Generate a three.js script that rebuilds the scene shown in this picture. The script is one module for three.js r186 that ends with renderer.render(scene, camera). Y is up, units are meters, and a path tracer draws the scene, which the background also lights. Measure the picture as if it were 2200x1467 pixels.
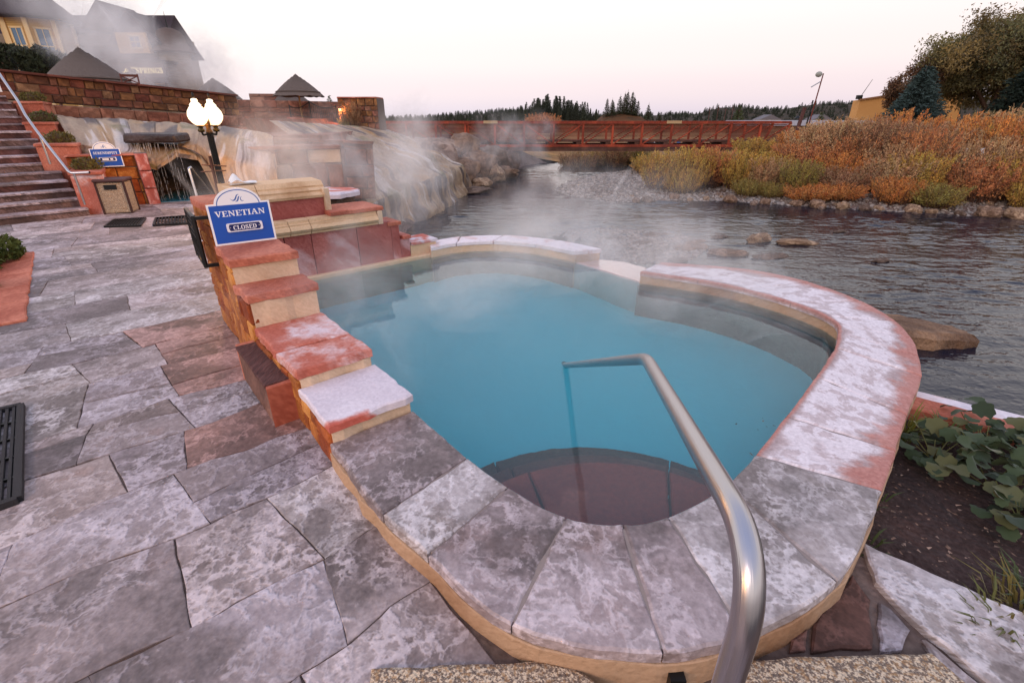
import * as THREE from 'three';
import { mergeGeometries, mergeVertices } from 'three/addons/utils/BufferGeometryUtils.js';
import { ConvexGeometry } from 'three/addons/geometries/ConvexGeometry.js';
import { ImprovedNoise } from 'three/addons/math/ImprovedNoise.js';
import { MarchingCubes } from 'three/addons/objects/MarchingCubes.js';

// ---------------------------------------------------------------- camera, sky, sun, exposure
const scene = new THREE.Scene();
const camera = new THREE.PerspectiveCamera(70.23, 1024 / 682, 0.05, 3000);
camera.position.set(0, 1.5, 0);
camera.rotation.x = THREE.MathUtils.degToRad(-24.7);
const renderer = new THREE.WebGLRenderer({ antialias: true });
renderer.toneMapping = THREE.LinearToneMapping;
renderer.toneMappingExposure = 1.45;
renderer.shadowMap.enabled = true;
{
  // a clear dawn sky: white glow low down, pink belt and a thin lilac band at the horizon, pale blue overhead
  const W = 512, H = 256, d = new Float32Array(W * H * 4);
  const keys = [[0, .60, .54, .605], [2.5, .715, .618, .63], [5.5, .775, .69, .67], [11, .80, .75, .73], [24, .75, .72, .745], [45, .50, .54, .72], [90, .40, .47, .72]];
  for (let j = 0; j < H; j++) for (let i = 0; i < W; i++) {
    const el = (j + .5) / H * 180 - 90, az = ((i + .5) / W * 2 - 1) * Math.PI, dx = Math.cos(az), dz = Math.sin(az);
    const e = Math.max(el, 0);
    let k = 0; while (k < keys.length - 2 && keys[k + 1][0] < e) k++;
    const t = THREE.MathUtils.clamp((e - keys[k][0]) / (keys[k + 1][0] - keys[k][0]), 0, 1), s = t * t * (3 - 2 * t), o = (j * W + i) * 4;
    const west = (-dx * .8 + dz * .35) * .5 + .5;                 // brighter towards the sun's side
    const low = Math.exp(-e / 7);
    for (let c = 0; c < 3; c++) {
      let v = keys[k][c + 1] * (1 - s) + keys[k + 1][c + 1] * s;
      v *= 1 + .08 * (west - .5) + low * [.22, .32, .26][c] * (west - .42);
      d[o + c] = el < 0 ? [.32, .28, .28][c] : v;
    }
    d[o + 3] = 1;
  }
  const sky = new THREE.DataTexture(d, W, H, THREE.RGBAFormat, THREE.FloatType);
  sky.mapping = THREE.EquirectangularReflectionMapping; sky.magFilter = THREE.LinearFilter; sky.needsUpdate = true;
  scene.background = sky; scene.environment = sky;
}
const sun = new THREE.DirectionalLight(0xffe8de, 0.6);
sun.position.set(-16, 14, 12); sun.target.position.set(0, 0, -8);
sun.castShadow = true; sun.shadow.radius = 45; sun.shadow.mapSize.set(2048, 2048);
Object.assign(sun.shadow.camera, { left: -60, right: 60, top: 60, bottom: -60, near: 1, far: 160 });
scene.add(sun, sun.target);

// ---------------------------------------------------------------- helpers
let seedNow = 7;
const mul = (a) => () => { a |= 0; a = a + 0x6D2B79F5 | 0; let t = Math.imul(a ^ a >>> 15, 1 | a); t = t + Math.imul(t ^ t >>> 7, 61 | t) ^ t; return ((t ^ t >>> 14) >>> 0) / 4294967296; };
const rnd = mul(20240611);
const rr = (a, b, f = rnd) => a + (b - a) * f();
const pick = (a, f = rnd) => a[Math.floor(f() * a.length)];
const clamp = THREE.MathUtils.clamp, lerp = THREE.MathUtils.lerp, sstep = (a, b, x) => { const t = clamp((x - a) / (b - a), 0, 1); return t * t * (3 - 2 * t); };
const V = (x, y, z) => new THREE.Vector3(x, y, z);
const imp = new ImprovedNoise();
const n3 = (x, y, z = 0) => imp.noise(x + 31.7, y + 17.3, z + 5.1);
const fb3 = (x, y, z = 0, o = 4) => { let s = 0, a = .5, f = 1; for (let i = 0; i < o; i++) { s += a * n3(x * f, y * f, z * f); a *= .5; f *= 2; } return s; };
// periodic lattice noise for textures, 0..1
function pnoise(seed) {
  const tabs = new Map(); let last = -1, lt = null;
  return (u, v, per) => {
    let t = last === per ? lt : tabs.get(per); last = per;
    if (!t) { const r = mul(seed * 7919 + per * 104729); t = new Float32Array(per * per); for (let i = 0; i < t.length; i++) t[i] = r(); tabs.set(per, t); }
    lt = t;
    const x = u * per, y = v * per, xi = Math.floor(x), yi = Math.floor(y), fx = x - xi, fy = y - yi;
    const sx = fx * fx * (3 - 2 * fx), sy = fy * fy * (3 - 2 * fy), m = (a) => ((a % per) + per) % per;
    const x0 = m(xi), x1 = m(xi + 1), y0 = m(yi) * per, y1 = m(yi + 1) * per;
    return (t[y0 + x0] * (1 - sx) + t[y0 + x1] * sx) * (1 - sy) + (t[y1 + x0] * (1 - sx) + t[y1 + x1] * sx) * sy;
  };
}
function pfbm(seed) { const n = pnoise(seed); return (u, v, per, oct = 4, gain = .5) => { let s = 0, a = 1, w = 0, p = per; for (let i = 0; i < oct; i++) { s += a * n(u, v, p); w += a; a *= gain; p *= 2; } return s / w; }; }
function tex(w, h, fn, rep = [1, 1]) {
  const d = new Uint8Array(w * h * 4);
  for (let j = 0; j < h; j++) for (let i = 0; i < w; i++) { const c = fn((i + .5) / w, (j + .5) / h), o = (j * w + i) * 4; d[o] = clamp(c[0], 0, 255); d[o + 1] = clamp(c[1], 0, 255); d[o + 2] = clamp(c[2], 0, 255); d[o + 3] = 255; }
  const t = new THREE.DataTexture(d, w, h); t.colorSpace = THREE.SRGBColorSpace; return fin(t, rep);
}
function hmap(w, h, fn, rep = [1, 1]) {
  const d = new Uint8Array(w * h * 4);
  for (let j = 0; j < h; j++) for (let i = 0; i < w; i++) { const c = clamp(fn((i + .5) / w, (j + .5) / h), 0, 1) * 255, o = (j * w + i) * 4; d[o] = d[o + 1] = d[o + 2] = c; d[o + 3] = 255; }
  return fin(new THREE.DataTexture(d, w, h), rep);
}
function fin(t, rep) { t.wrapS = t.wrapT = THREE.RepeatWrapping; t.magFilter = THREE.LinearFilter; t.minFilter = THREE.LinearMipmapLinearFilter; t.generateMipmaps = true; t.repeat.set(...rep); t.needsUpdate = true; return t; }
const rept = (t, x, y) => { const c = t.clone(); c.repeat.set(x, y); c.needsUpdate = true; return c; };
const mixc = (a, b, t) => [a[0] + (b[0] - a[0]) * t, a[1] + (b[1] - a[1]) * t, a[2] + (b[2] - a[2]) * t];
const mat = (o) => { const m = new THREE.MeshStandardMaterial({ roughness: .85, ...o }); return m; };
const phys = (o) => new THREE.MeshPhysicalMaterial(o);

const taken = new Map();
function numbered(name) { const k = taken.get(name) ?? 0; taken.set(name, k + 1); return k ? `${name}_${String(k).padStart(3, '0')}` : name; }
function put(o) { o.traverse((m) => { if (m.isMesh) { m.castShadow = true; m.receiveShadow = true; } }); return o; }
function tag(o, label, category, group, kind) { if (label) o.userData.label = label; if (category) o.userData.category = category; if (group) o.userData.group = group; if (kind) o.userData.kind = kind; return o; }
function thing(name, label, category, group, pos = [0, 0, 0], turn = 0) { const g = new THREE.Group(); g.name = numbered(name); tag(g, label, category, group); g.position.set(...pos); g.rotation.y = turn; scene.add(g); return g; }
function structure(name, label, category) { const g = new THREE.Group(); g.name = numbered(name); tag(g, label, category, null, 'structure'); scene.add(g); return g; }
function part(parent, name, geo, m, label) { const o = new THREE.Mesh(geo, m); o.name = name; if (label) o.userData.label = label; parent.add(o); return put(o); }
function solo(name, geo, m, label, category, group, kind) { const o = new THREE.Mesh(geo, m); o.name = numbered(name); tag(o, label, category, group, kind); scene.add(o); return put(o); }
function copyOf(src, pos, turn = 0, scl = 1, label) { const c = src.clone(); c.name = numbered(src.name.replace(/_\d{3}$/, '')); c.userData = { ...src.userData }; if (label) c.userData.label = label; c.position.set(...pos); c.rotation.y = turn; typeof scl === 'number' ? c.scale.setScalar(scl) : c.scale.set(...scl); scene.add(c); return c; }

// box-projected uv in metres
function boxUV(g, s = 1, ou = 0, ov = 0) {
  g = g.index ? g.toNonIndexed() : g;
  const p = g.attributes.position, uv = new Float32Array(p.count * 2), a = V(), b = V(), c = V();
  for (let i = 0; i < p.count; i += 3) {
    a.fromBufferAttribute(p, i); b.fromBufferAttribute(p, i + 1); c.fromBufferAttribute(p, i + 2);
    const n = b.clone().sub(a).cross(c.clone().sub(a)), ax = Math.abs(n.x), ay = Math.abs(n.y), az = Math.abs(n.z);
    [a, b, c].forEach((q, k) => { let u, v; if (ay >= ax && ay >= az) { u = q.x; v = q.z; } else if (ax >= az) { u = q.z; v = q.y; } else { u = q.x; v = q.y; } uv[(i + k) * 2] = u * s + ou; uv[(i + k) * 2 + 1] = v * s + ov; });
  }
  g.setAttribute('uv', new THREE.BufferAttribute(uv, 2)); return g;
}
function boxAt(w, h, d, x = 0, y = 0, z = 0, ry = 0, rx = 0, rz = 0) { const g = new THREE.BoxGeometry(w, h, d); g.applyMatrix4(new THREE.Matrix4().makeRotationFromEuler(new THREE.Euler(rx, ry, rz, 'YXZ'))); g.translate(x, y, z); return g; }
function tube(pts, r, seg = 8, n = 0, closed = false) { const c = new THREE.CatmullRomCurve3(pts.map((p) => V(...p)), closed, 'catmullrom', .1); return new THREE.TubeGeometry(c, n || Math.max(2, pts.length * 6), r, seg, closed); }
function rod(a, b, r0, r1 = r0, seg = 6) { const A = V(...a), B = V(...b), L = A.distanceTo(B), g = new THREE.CylinderGeometry(r1, r0, L, seg, 1); g.translate(0, L / 2, 0); g.applyQuaternion(new THREE.Quaternion().setFromUnitVectors(V(0, 1, 0), B.clone().sub(A).normalize())); g.translate(...a); return g; }
function beam(a, b, w, h) { const A = V(...a), B = V(...b), L = A.distanceTo(B), g = new THREE.BoxGeometry(w, h, L); g.lookAt?.(V()); const m = new THREE.Matrix4().lookAt(A, B, V(0, 1, .001)); g.applyMatrix4(m); g.translate((A.x + B.x) / 2, (A.y + B.y) / 2, (A.z + B.z) / 2); return g; }
function chamferBox(w, h, d, c, jit = 0, f = rnd) {
  const pts = [];
  for (const sx of [-1, 1]) for (const sy of [-1, 1]) for (const sz of [-1, 1]) {
    const j = () => (f() - .5) * 2 * jit, X = sx * w / 2 + j(), Y = sy * h / 2 + j(), Z = sz * d / 2 + j();
    pts.push(V(X - sx * c, Y, Z - 0 * sz * c).add(V(0, -sy * c, 0)).setX(X), V(X - sx * c, Y, Z - sz * c), V(X - sx * c, Y - sy * c, Z));
    pts[pts.length - 3].z -= sz * c;
  }
  return new ConvexGeometry(pts);
}
// polygon (x, z[, u, v]) pulled up from y0 to y1 with an uneven, slightly rounded edge
function slab(poly, y0, y1, { bev = .008, jit = .006, seg = .09, uvs = .6, uo = 0, vo = 0, f = rnd, tilt = 0 } = {}) {
  let ar = 0; const n = poly.length;
  for (let i = 0; i < n; i++) { const a = poly[i], b = poly[(i + 1) % n]; ar += a[0] * b[1] - b[0] * a[1]; }
  const P = ar > 0 ? [...poly].reverse() : poly, pts = [];
  const off = f() * 100;
  for (let i = 0; i < n; i++) {
    const a = P[i], b = P[(i + 1) % n], L = Math.hypot(b[0] - a[0], b[1] - a[1]), k = Math.max(1, Math.round(L / seg));
    for (let s = 0; s < k; s++) { const t = s / k, q = a.map((v, c) => v + (b[c] - v) * t); if (jit) { const nx = -(b[1] - a[1]) / L, nz = (b[0] - a[0]) / L, e = (n3(q[0] * 9 + off, q[1] * 9) + .5 * n3(q[0] * 25, q[1] * 25 + off)) * jit * 1.6 * (s ? 1 : .5); q[0] += nx * e; q[1] += nz * e; } pts.push(q); }
  }
  const m = pts.length, inn = pts.map((q, i) => { const a = pts[(i + m - 1) % m], b = pts[(i + 1) % m], L = Math.hypot(b[0] - a[0], b[1] - a[1]) || 1; const r = [...q]; r[0] -= (b[1] - a[1]) / L * bev; r[1] += (b[0] - a[0]) / L * bev; return r; });
  // make sure the inset goes inwards
  const cx = pts.reduce((s, q) => s + q[0], 0) / m, cz = pts.reduce((s, q) => s + q[1], 0) / m;
  let io = 0; for (let i = 0; i < m; i++) io += Math.hypot(inn[i][0] - cx, inn[i][1] - cz) - Math.hypot(pts[i][0] - cx, pts[i][1] - cz);
  if (io > 0) inn.forEach((q, i) => { q[0] = 2 * pts[i][0] - q[0]; q[1] = 2 * pts[i][1] - q[1]; });
  const tris = THREE.ShapeUtils.triangulateShape(inn.map((q) => new THREE.Vector2(q[0], q[1])), []);
  const pos = [], uv = [], yt = (q) => y1 + tilt * (q[0] - cx);
  const w = (q, y, side) => { pos.push(q[0], y, q[1]); if (q.length > 2) uv.push(q[2] + uo, q[3] + (side || 0) + vo); else uv.push(q[0] * uvs + uo, (q[1] + (side || 0)) * uvs + vo); };
  for (const [a, b, c] of tris) { const A = inn[a], B = inn[b], C = inn[c], up = (B[1] - A[1]) * (C[0] - A[0]) - (B[0] - A[0]) * (C[1] - A[1]) > 0; for (const q of up ? [A, B, C] : [A, C, B]) w(q, yt(q)); }
  for (let i = 0; i < m; i++) {
    const j = (i + 1) % m, a = pts[i], b = pts[j], A = inn[i], B = inn[j], ya = yt(a) - bev * .8, yb = yt(b) - bev * .8;
    w(A, yt(A)); w(a, ya, .004); w(b, yb, .004); w(A, yt(A)); w(b, yb, .004); w(B, yt(B));
    w(a, ya); w(a, y0, y1 - y0); w(b, y0, y1 - y0); w(a, ya); w(b, y0, y1 - y0); w(b, yb);
  }
  const g = new THREE.BufferGeometry(); g.setAttribute('position', new THREE.Float32BufferAttribute(pos, 3)); g.setAttribute('uv', new THREE.Float32BufferAttribute(uv, 2)); g.computeVertexNormals(); return g;
}
function gridSurf(nu, nv, fn, uvf) {   // fn(u, v) -> [x, y, z]
  const pos = [], uv = [], idx = [];
  for (let j = 0; j <= nv; j++) for (let i = 0; i <= nu; i++) { const u = i / nu, v = j / nv, p = fn(u, v); pos.push(...p); uv.push(...(uvf ? uvf(u, v, p) : [u, v])); }
  for (let j = 0; j < nv; j++) for (let i = 0; i < nu; i++) { const a = j * (nu + 1) + i, b = a + 1, c = a + nu + 1, d = c + 1; idx.push(a, c, b, b, c, d); }
  const g = new THREE.BufferGeometry(); g.setAttribute('position', new THREE.Float32BufferAttribute(pos, 3)); g.setAttribute('uv', new THREE.Float32BufferAttribute(uv, 2)); g.setIndex(idx); g.computeVertexNormals(); return g;
}
function rockGeo(seed, sq = [1, .6, .8], rough = .35, det = 3) {
  const g = mergeVertices(new THREE.IcosahedronGeometry(1, det).deleteAttribute('uv').deleteAttribute('normal')), p = g.attributes.position, q = V();
  for (let i = 0; i < p.count; i++) {
    q.fromBufferAttribute(p, i).normalize();
    const cut = Math.max(...[[.9, .3, .2], [-.7, .5, .5], [.1, .95, -.2], [-.2, -.4, .9], [.4, .4, -.8], [-.9, -.1, -.4]].map((d, k) => { const v = V(d[0] + .5 * n3(seed, k), d[1] + .5 * n3(k, seed), d[2]).normalize(); return q.dot(v); }));
    const r = (.72 + .28 / Math.max(cut, .55) * .8) * (1 + rough * fb3(q.x * 1.6 + seed * 3.1, q.y * 1.6, q.z * 1.6, 4));
    p.setXYZ(i, q.x * r * sq[0], q.y * r * sq[1], q.z * r * sq[2]);
  }
  const h = boxUV(g, 1); return (h.deleteAttribute('normal'), smoothed(h));
}
function smoothed(g) { const p = g.attributes.position, key = new Map(), nor = new Float32Array(p.count * 3), a = V(), b = V(), c = V(); const k = (i) => `${p.getX(i).toFixed(4)},${p.getY(i).toFixed(4)},${p.getZ(i).toFixed(4)}`; for (let i = 0; i < p.count; i += 3) { a.fromBufferAttribute(p, i); b.fromBufferAttribute(p, i + 1); c.fromBufferAttribute(p, i + 2); const n = b.clone().sub(a).cross(c.clone().sub(a)); for (let j = 0; j < 3; j++) { const s = k(i + j); key.has(s) ? key.get(s).add(n) : key.set(s, n.clone()); } } for (let i = 0; i < p.count; i++) { const n = key.get(k(i)).clone().normalize(); nor.set([n.x, n.y, n.z], i * 3); } g.setAttribute('normal', new THREE.BufferAttribute(nor, 3)); return g; }

// ---------------------------------------------------------------- textures
const fA = pfbm(1), fB = pfbm(2), fC = pfbm(3), fD = pfbm(4);
const wet = (f, u, v) => f;
const T = {};
// crust of pale minerals on grey-mauve flagstone (1.7 m tile)
const crust = (u, v) => {
  const wu = u + .03 * (fB(u, v, 12, 3) - .5), wv = v + .03 * (fC(u, v, 12, 3) - .5), a = fA(wu, wv, 7, 7, .66), b = fD(wu, wv, 11, 6, .68), pt = fC(u, v, 3, 5, .6);
  const rim = 1 - Math.abs(a - .5) * 16, rim2 = 1 - Math.abs(b - .53) * 13, film = sstep(.5, .56, b) * sstep(.42, .6, pt);
  return clamp(.8 * sstep(.1, .9, rim) * sstep(.44, .56, pt) + .55 * sstep(.1, .9, rim2) * sstep(.40, .58, fB(u, v, 4, 5)) + .35 * film, 0, 1);
};
const cleft = (u, v) => { const h = fA(u, v, 4, 6, .55) * 9, i = Math.floor(h), t = h - i; return (i + sstep(.75, 1, t)) / 9; };
T.flag = tex(896, 896, (u, v) => {
  const b = fA(u, v, 3, 7, .6), g = fB(u, v, 90, 3, .7), c = crust(u, v), red = sstep(.56, .68, fD(u, v, 3, 6, .6)), haze = sstep(.44, .62, fC(u + .3, v, 3, 7, .62)), st = sstep(.54, .66, fB(u + .2, v, 5, 6, .6));
  let k = mixc([110, 99, 96], [154, 141, 137], sstep(.3, .7, b)); k = mixc(k, [152, 118, 106], red * .34); k = mixc(k, [182, 172, 174], haze * .6); k = mixc(k, [84, 76, 74], st * .4); k = mixc(k, [222, 214, 217], c * .68);
  const gr = (g - .5) * 50; return [k[0] + gr, k[1] + gr, k[2] + gr];
});
T.flagH = hmap(512, 512, (u, v) => .15 + .6 * cleft(u, v) + .18 * crust(u, v) + .16 * (fB(u, v, 100, 2) - .5));
// coping: u along, v across (0 pool side .. 1 outer edge); red sandstone under white crust
const copW = (u, v) => { const q = v * .25, e = sstep(.0, .16, v + .05 * (fA(u, q, 18, 4) - .5)) * sstep(0, .5, 1 - v + .34 * (fB(u, q, 9, 6, .6) - .5)); return clamp(sstep(.1, .72, e * .8 + (fC(u, q, 14, 6, .62) - .5) * 1.5), 0, 1); };
T.copRed = tex(1024, 512, (u, v) => {
  const q = v * .25, w = copW(u, v), g = (fB(u, q, 150, 3, .7) - .5) * 44, sp = sstep(.5, .62, fD(u, q, 30, 5, .65)), ed = sstep(.70, .92, v + .75 * (fA(u, q, 11, 7, .66) - .5)) + sstep(.07, .02, v);
  let k = mixc([150, 134, 134], [176, 158, 158], fD(u, v, 6, 4)); k = mixc(k, mixc([168, 104, 93], [188, 134, 122], fB(u, q, 14, 5, .6)), clamp(ed, 0, 1) * .85 + .12); k = mixc(k, [226, 216, 220], clamp(w * (1 - .55 * clamp(ed, 0, 1)) * (.9 - .45 * sp), 0, 1)); return [k[0] + g, k[1] + g, k[2] + g];
});
T.copH = hmap(512, 256, (u, v) => .3 + .35 * copW(u, v) + .3 * (fD(u, v * .25, 30, 4, .6) - .5) + .15 * (fB(u, v * .25, 150, 2) - .5));
T.copWhite = tex(512, 512, (u, v) => { const s = sstep(.62, .8, fD(u, v, 6, 4)), g = (fB(u, v, 60, 2) - .5) * 30; let k = mixc([226, 214, 218], [196, 150, 140], s * .5); return [k[0] + g, k[1] + g, k[2] + g]; });
// red sandstone, bare and crusted
T.sand = tex(512, 512, (u, v) => { const g = (fB(u, v, 80, 3) - .5) * 46, l = fA(u, v * .3, 5, 4); const k = mixc([164, 86, 64], [192, 116, 92], sstep(.3, .7, l)); return [k[0] + g, k[1] + g * .9, k[2] + g * .8]; });
T.sandCrust = tex(512, 512, (u, v) => {
  const g = (fB(u, v, 110, 3) - .5) * 36, w = clamp(sstep(.40, .66, fA(u + .06 * fC(u, v, 9, 5, .6), v, 3, 8, .62)) - .3 * sstep(.45, .7, fD(u, v, 22, 5, .6)), 0, 1), k = mixc(mixc([172, 86, 68], [192, 114, 94], fC(u, v, 7, 5)), [220, 206, 212], w * .9); return [k[0] + g, k[1] + g, k[2] + g];
});
T.sandWhite = tex(512, 512, (u, v) => {
  const g = (fB(u, v, 110, 3) - .5) * 30, w = sstep(.36, .46, fA(u + .1 * fC(u, v, 5, 3), v, 3, 6)), k = mixc([186, 92, 76], mixc([196, 184, 192], [224, 214, 220], fD(u, v, 6, 4)), w); return [k[0] + g, k[1] + g, k[2] + g];
});
T.lime = tex(512, 512, (u, v) => { const g = (fB(u, v, 90, 3) - .5) * 26, s = sstep(.5, .75, fA(u, v, 4, 5)), k = mixc([212, 184, 156], [172, 136, 104], s * .8); return [k[0] + g, k[1] + g, k[2] + g]; });
T.redWall = tex(512, 512, (u, v) => { const g = (fB(u, v, 120, 3) - .5) * 36, s = sstep(.35, .7, fA(u, v, 4, 5)), w = sstep(.62, .8, fD(u, v, 6, 5)); let k = mixc([156, 78, 70], [188, 112, 102], s); k = mixc(k, [206, 180, 184], w * .6); return [k[0] + g, k[1] + g, k[2] + g]; });
T.ochre = tex(512, 512, (u, v) => { const g = (fB(u, v, 70, 3) - .5) * 44, s = fA(u, v, 4, 5), k = mixc([150, 84, 30], [206, 140, 70], sstep(.3, .7, s)); return [k[0] + g, k[1] + g, k[2] + g]; });
T.stone = tex(512, 512, (u, v) => { const g = (fB(u, v, 70, 3) - .5) * 70, s = fA(u, v, 4, 5), k = mixc([150, 130, 118], [222, 206, 196], sstep(.25, .75, s)); return [k[0] + g, k[1] + g, k[2] + g]; });
T.noiseH = hmap(512, 512, (u, v) => fA(u, v, 8, 6, .6));
T.grainH = hmap(512, 512, (u, v) => fB(u, v, 60, 3, .6));
// travertine: v runs down the flow
T.trav = tex(512, 512, (u, v) => {
  const wv = u + .035 * (fB(u, v, 3, 3) - .5), st = fA(wv, v * .12 + .3, 40, 3, .6), big = fC(wv, v * .25, 7, 4), dk = sstep(.56, .7, fD(wv, v * .18, 10, 4)), wh = sstep(.60, .70, fB(wv, v * .1, 14, 5, .6));
  let k = mixc([132, 106, 84], [186, 160, 130], st); k = mixc(k, [176, 132, 80], sstep(.48, .62, big) * .6); k = mixc(k, [82, 70, 68], dk * .85); k = mixc(k, [216, 208, 208], wh * .6); k = mixc(k, [104, 98, 60], sstep(.66, .8, fD(u, v, 5, 4)) * .6);
  const g = (fB(u, v, 120, 2) - .5) * 22; return [k[0] + g, k[1] + g, k[2] + g];
});
T.travH = hmap(512, 512, (u, v) => { const wv = u + .03 * (fB(u, v, 3, 3) - .5); return .6 * fA(wv, v * .15, 30, 4) + .3 * fC(u, v, 14, 4) + .1 * fB(u, v, 80, 2); });
T.waterH = hmap(512, 512, (u, v) => { const wu = u + .02 * (fB(u, v, 8, 3) - .5), wv = v + .02 * (fC(u, v, 8, 3) - .5); return .5 * fA(wu, wv, 18, 3, .6) + .3 * (1 - Math.abs(fC(wu, wv, 30, 3) - .5) * 4) + .2 * fB(u, v, 70, 2); });
T.gravel = tex(512, 512, (u, v) => { const a = fB(u, v, 100, 2, .7), b = fA(u, v, 60, 2), s = fC(u, v, 3, 4); let k = mixc([92, 80, 78], [176, 160, 154], sstep(.3, .7, a)); k = mixc(k, [150, 112, 86], sstep(.5, .8, b) * .5); k = mixc(k, [70, 56, 50], sstep(.5, .75, s) * .45); return k; });
T.gravelH = hmap(512, 512, (u, v) => fB(u, v, 90, 2, .6));
T.grass = tex(512, 512, (u, v) => { const a = fB(u, v, 90, 3), s = fA(u, v, 4, 5); let k = mixc([120, 84, 44], [178, 132, 76], s); k = mixc(k, [92, 84, 40], sstep(.55, .75, fC(u, v, 6, 4))); const g = (a - .5) * 70; return [k[0] + g, k[1] + g, k[2] + g]; });
T.dirt = tex(512, 512, (u, v) => { const a = fB(u, v, 80, 3), s = fA(u, v, 6, 5), ch = sstep(.78, .84, fC(u, v, 60, 2)); let k = mixc([40, 28, 26], [78, 56, 50], s); k = mixc(k, [150, 118, 96], ch * .7); const g = (a - .5) * 40; return [k[0] + g, k[1] + g, k[2] + g]; });
T.wood = tex(256, 512, (u, v) => { const a = fA(u, v * .08, 40, 3), b = fB(u, v, 6, 3), k = mixc([58, 30, 28], [106, 64, 56], a); const g = (b - .5) * 20; return [k[0] + g, k[1] + g, k[2] + g]; });
T.aggr = tex(512, 512, (u, v) => { const a = fB(u, v, 110, 2, .8), b = fA(u, v, 70, 2), k = mixc([112, 96, 84], [206, 186, 160], sstep(.32, .68, a)); return mixc(k, [150, 112, 74], sstep(.55, .75, b) * .6); });
T.bark = hmap(256, 256, (u, v) => fA(u, v * .25, 24, 4));

const M = {};
const U = .59;   // 1.7 m tile
M.flags = [0xffffff, 0xeceaf0, 0xdedae0, 0xfaf4f4].map((c) => mat({ color: c, map: T.flag, bumpMap: T.flagH, bumpScale: .022, roughness: .62 }));
M.flagRed = mat({ map: T.flag, color: 0xf2cabe, bumpMap: T.flagH, bumpScale: .012, roughness: .6 });
M.copGrey = [0xffffff, 0xf4ecee, 0xe9e0e2].map((c) => mat({ color: c, map: T.flag, bumpMap: T.flagH, bumpScale: .012, roughness: .45 }));
M.copRed = mat({ map: rept(T.copRed, .5, 1), bumpMap: rept(T.copH, .5, 1), bumpScale: .01, roughness: .62 });
M.copWhite = mat({ map: T.copWhite, bumpMap: T.noiseH, bumpScale: .008, roughness: .75 });
M.sand = mat({ map: T.sand, bumpMap: T.noiseH, bumpScale: .012 });
M.sandCrust = mat({ map: T.sandCrust, bumpMap: T.noiseH, bumpScale: .01, roughness: .75 });
M.sandWhite = mat({ map: T.sandWhite, bumpMap: T.noiseH, bumpScale: .01, roughness: .75 });
M.lime = mat({ map: T.lime, bumpMap: T.noiseH, bumpScale: .012 });
M.limePale = mat({ color: 0xfff6e6, map: T.lime, bumpMap: T.noiseH, bumpScale: .008, roughness: .8 });
M.limeRing = mat({ color: 0xd6c8bc, map: T.lime, bumpMap: T.noiseH, bumpScale: .02, roughness: .85 });
M.stepRed = mat({ color: 0xff8468, map: T.redWall, bumpMap: T.noiseH, bumpScale: .006, roughness: .7 });
M.redWall = mat({ map: T.redWall, bumpMap: T.noiseH, bumpScale: .008, roughness: .7 });
M.ochre = [0xffffff, 0xe0c8b0, 0xd8a890].map((c) => mat({ color: c, map: T.ochre, bumpMap: T.noiseH, bumpScale: .02 }));
M.ashlar = [0xb98a58, 0xa8764a, 0x9a5a46, 0xc09a74, 0x8c5c40, 0xb07a60, 0x94683c].map((c) => mat({ color: c, map: T.stone, bumpMap: T.noiseH, bumpScale: .02 }));
M.pinkStone = [0xc89078, 0xb87c66, 0xd0a088].map((c) => mat({ color: c, map: T.stone, bumpMap: T.noiseH, bumpScale: .02 }));
M.mortar = mat({ color: 0x6e5f58, bumpMap: T.grainH, bumpScale: .01 });
M.joint = mat({ color: 0x7e726e, map: T.stone, bumpMap: T.grainH, bumpScale: .01 });
M.trav = mat({ map: T.trav, bumpMap: T.travH, bumpScale: .05, roughness: .55 });
M.darkRock = mat({ color: 0x6a5648, map: T.stone, bumpMap: T.noiseH, bumpScale: .06, roughness: .5 });
M.steel = phys({ color: 0xb6b2b4, metalness: 1, roughness: .3, bumpMap: T.grainH, bumpScale: .0004 });
M.black = mat({ color: 0x0b0a0a, metalness: .3, roughness: .45 });
M.rust = mat({ color: 0xc85a38, map: T.stone, roughness: .8 });
M.rustRail = mat({ color: 0x94503a, map: T.stone, roughness: .85 });
M.rustDark = mat({ color: 0x7a5444, map: T.stone, roughness: .85 });
M.wood = mat({ map: T.wood, bumpMap: T.bark, bumpScale: .006 });
M.aggr = mat({ map: T.aggr, bumpMap: T.grainH, bumpScale: .01 });
M.gravel = mat({ color: 0xd0bcb0, map: T.gravel, bumpMap: T.gravelH, bumpScale: .03 });
M.grass = mat({ map: T.grass, bumpMap: T.grainH, bumpScale: .05, roughness: 1 });
M.dirt = mat({ map: T.dirt, bumpMap: T.noiseH, bumpScale: .05, roughness: 1 });
M.rockTan = [0xd8c2a6, 0xb49c86, 0x98877a, 0xc8b8ac].map((c) => mat({ color: c, map: T.stone, bumpMap: T.noiseH, bumpScale: .06 }));
M.white = mat({ color: 0xe8e6e4, roughness: .5 });

// ---------------------------------------------------------------- frame of the terrace: e1 across the paving bands, e2 along the pool wall
const e1 = [.766, -.643], e2 = [.643, .766];
const ab = (a, b) => [a * e1[0] + b * e2[0], a * e1[1] + b * e2[1]];

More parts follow.
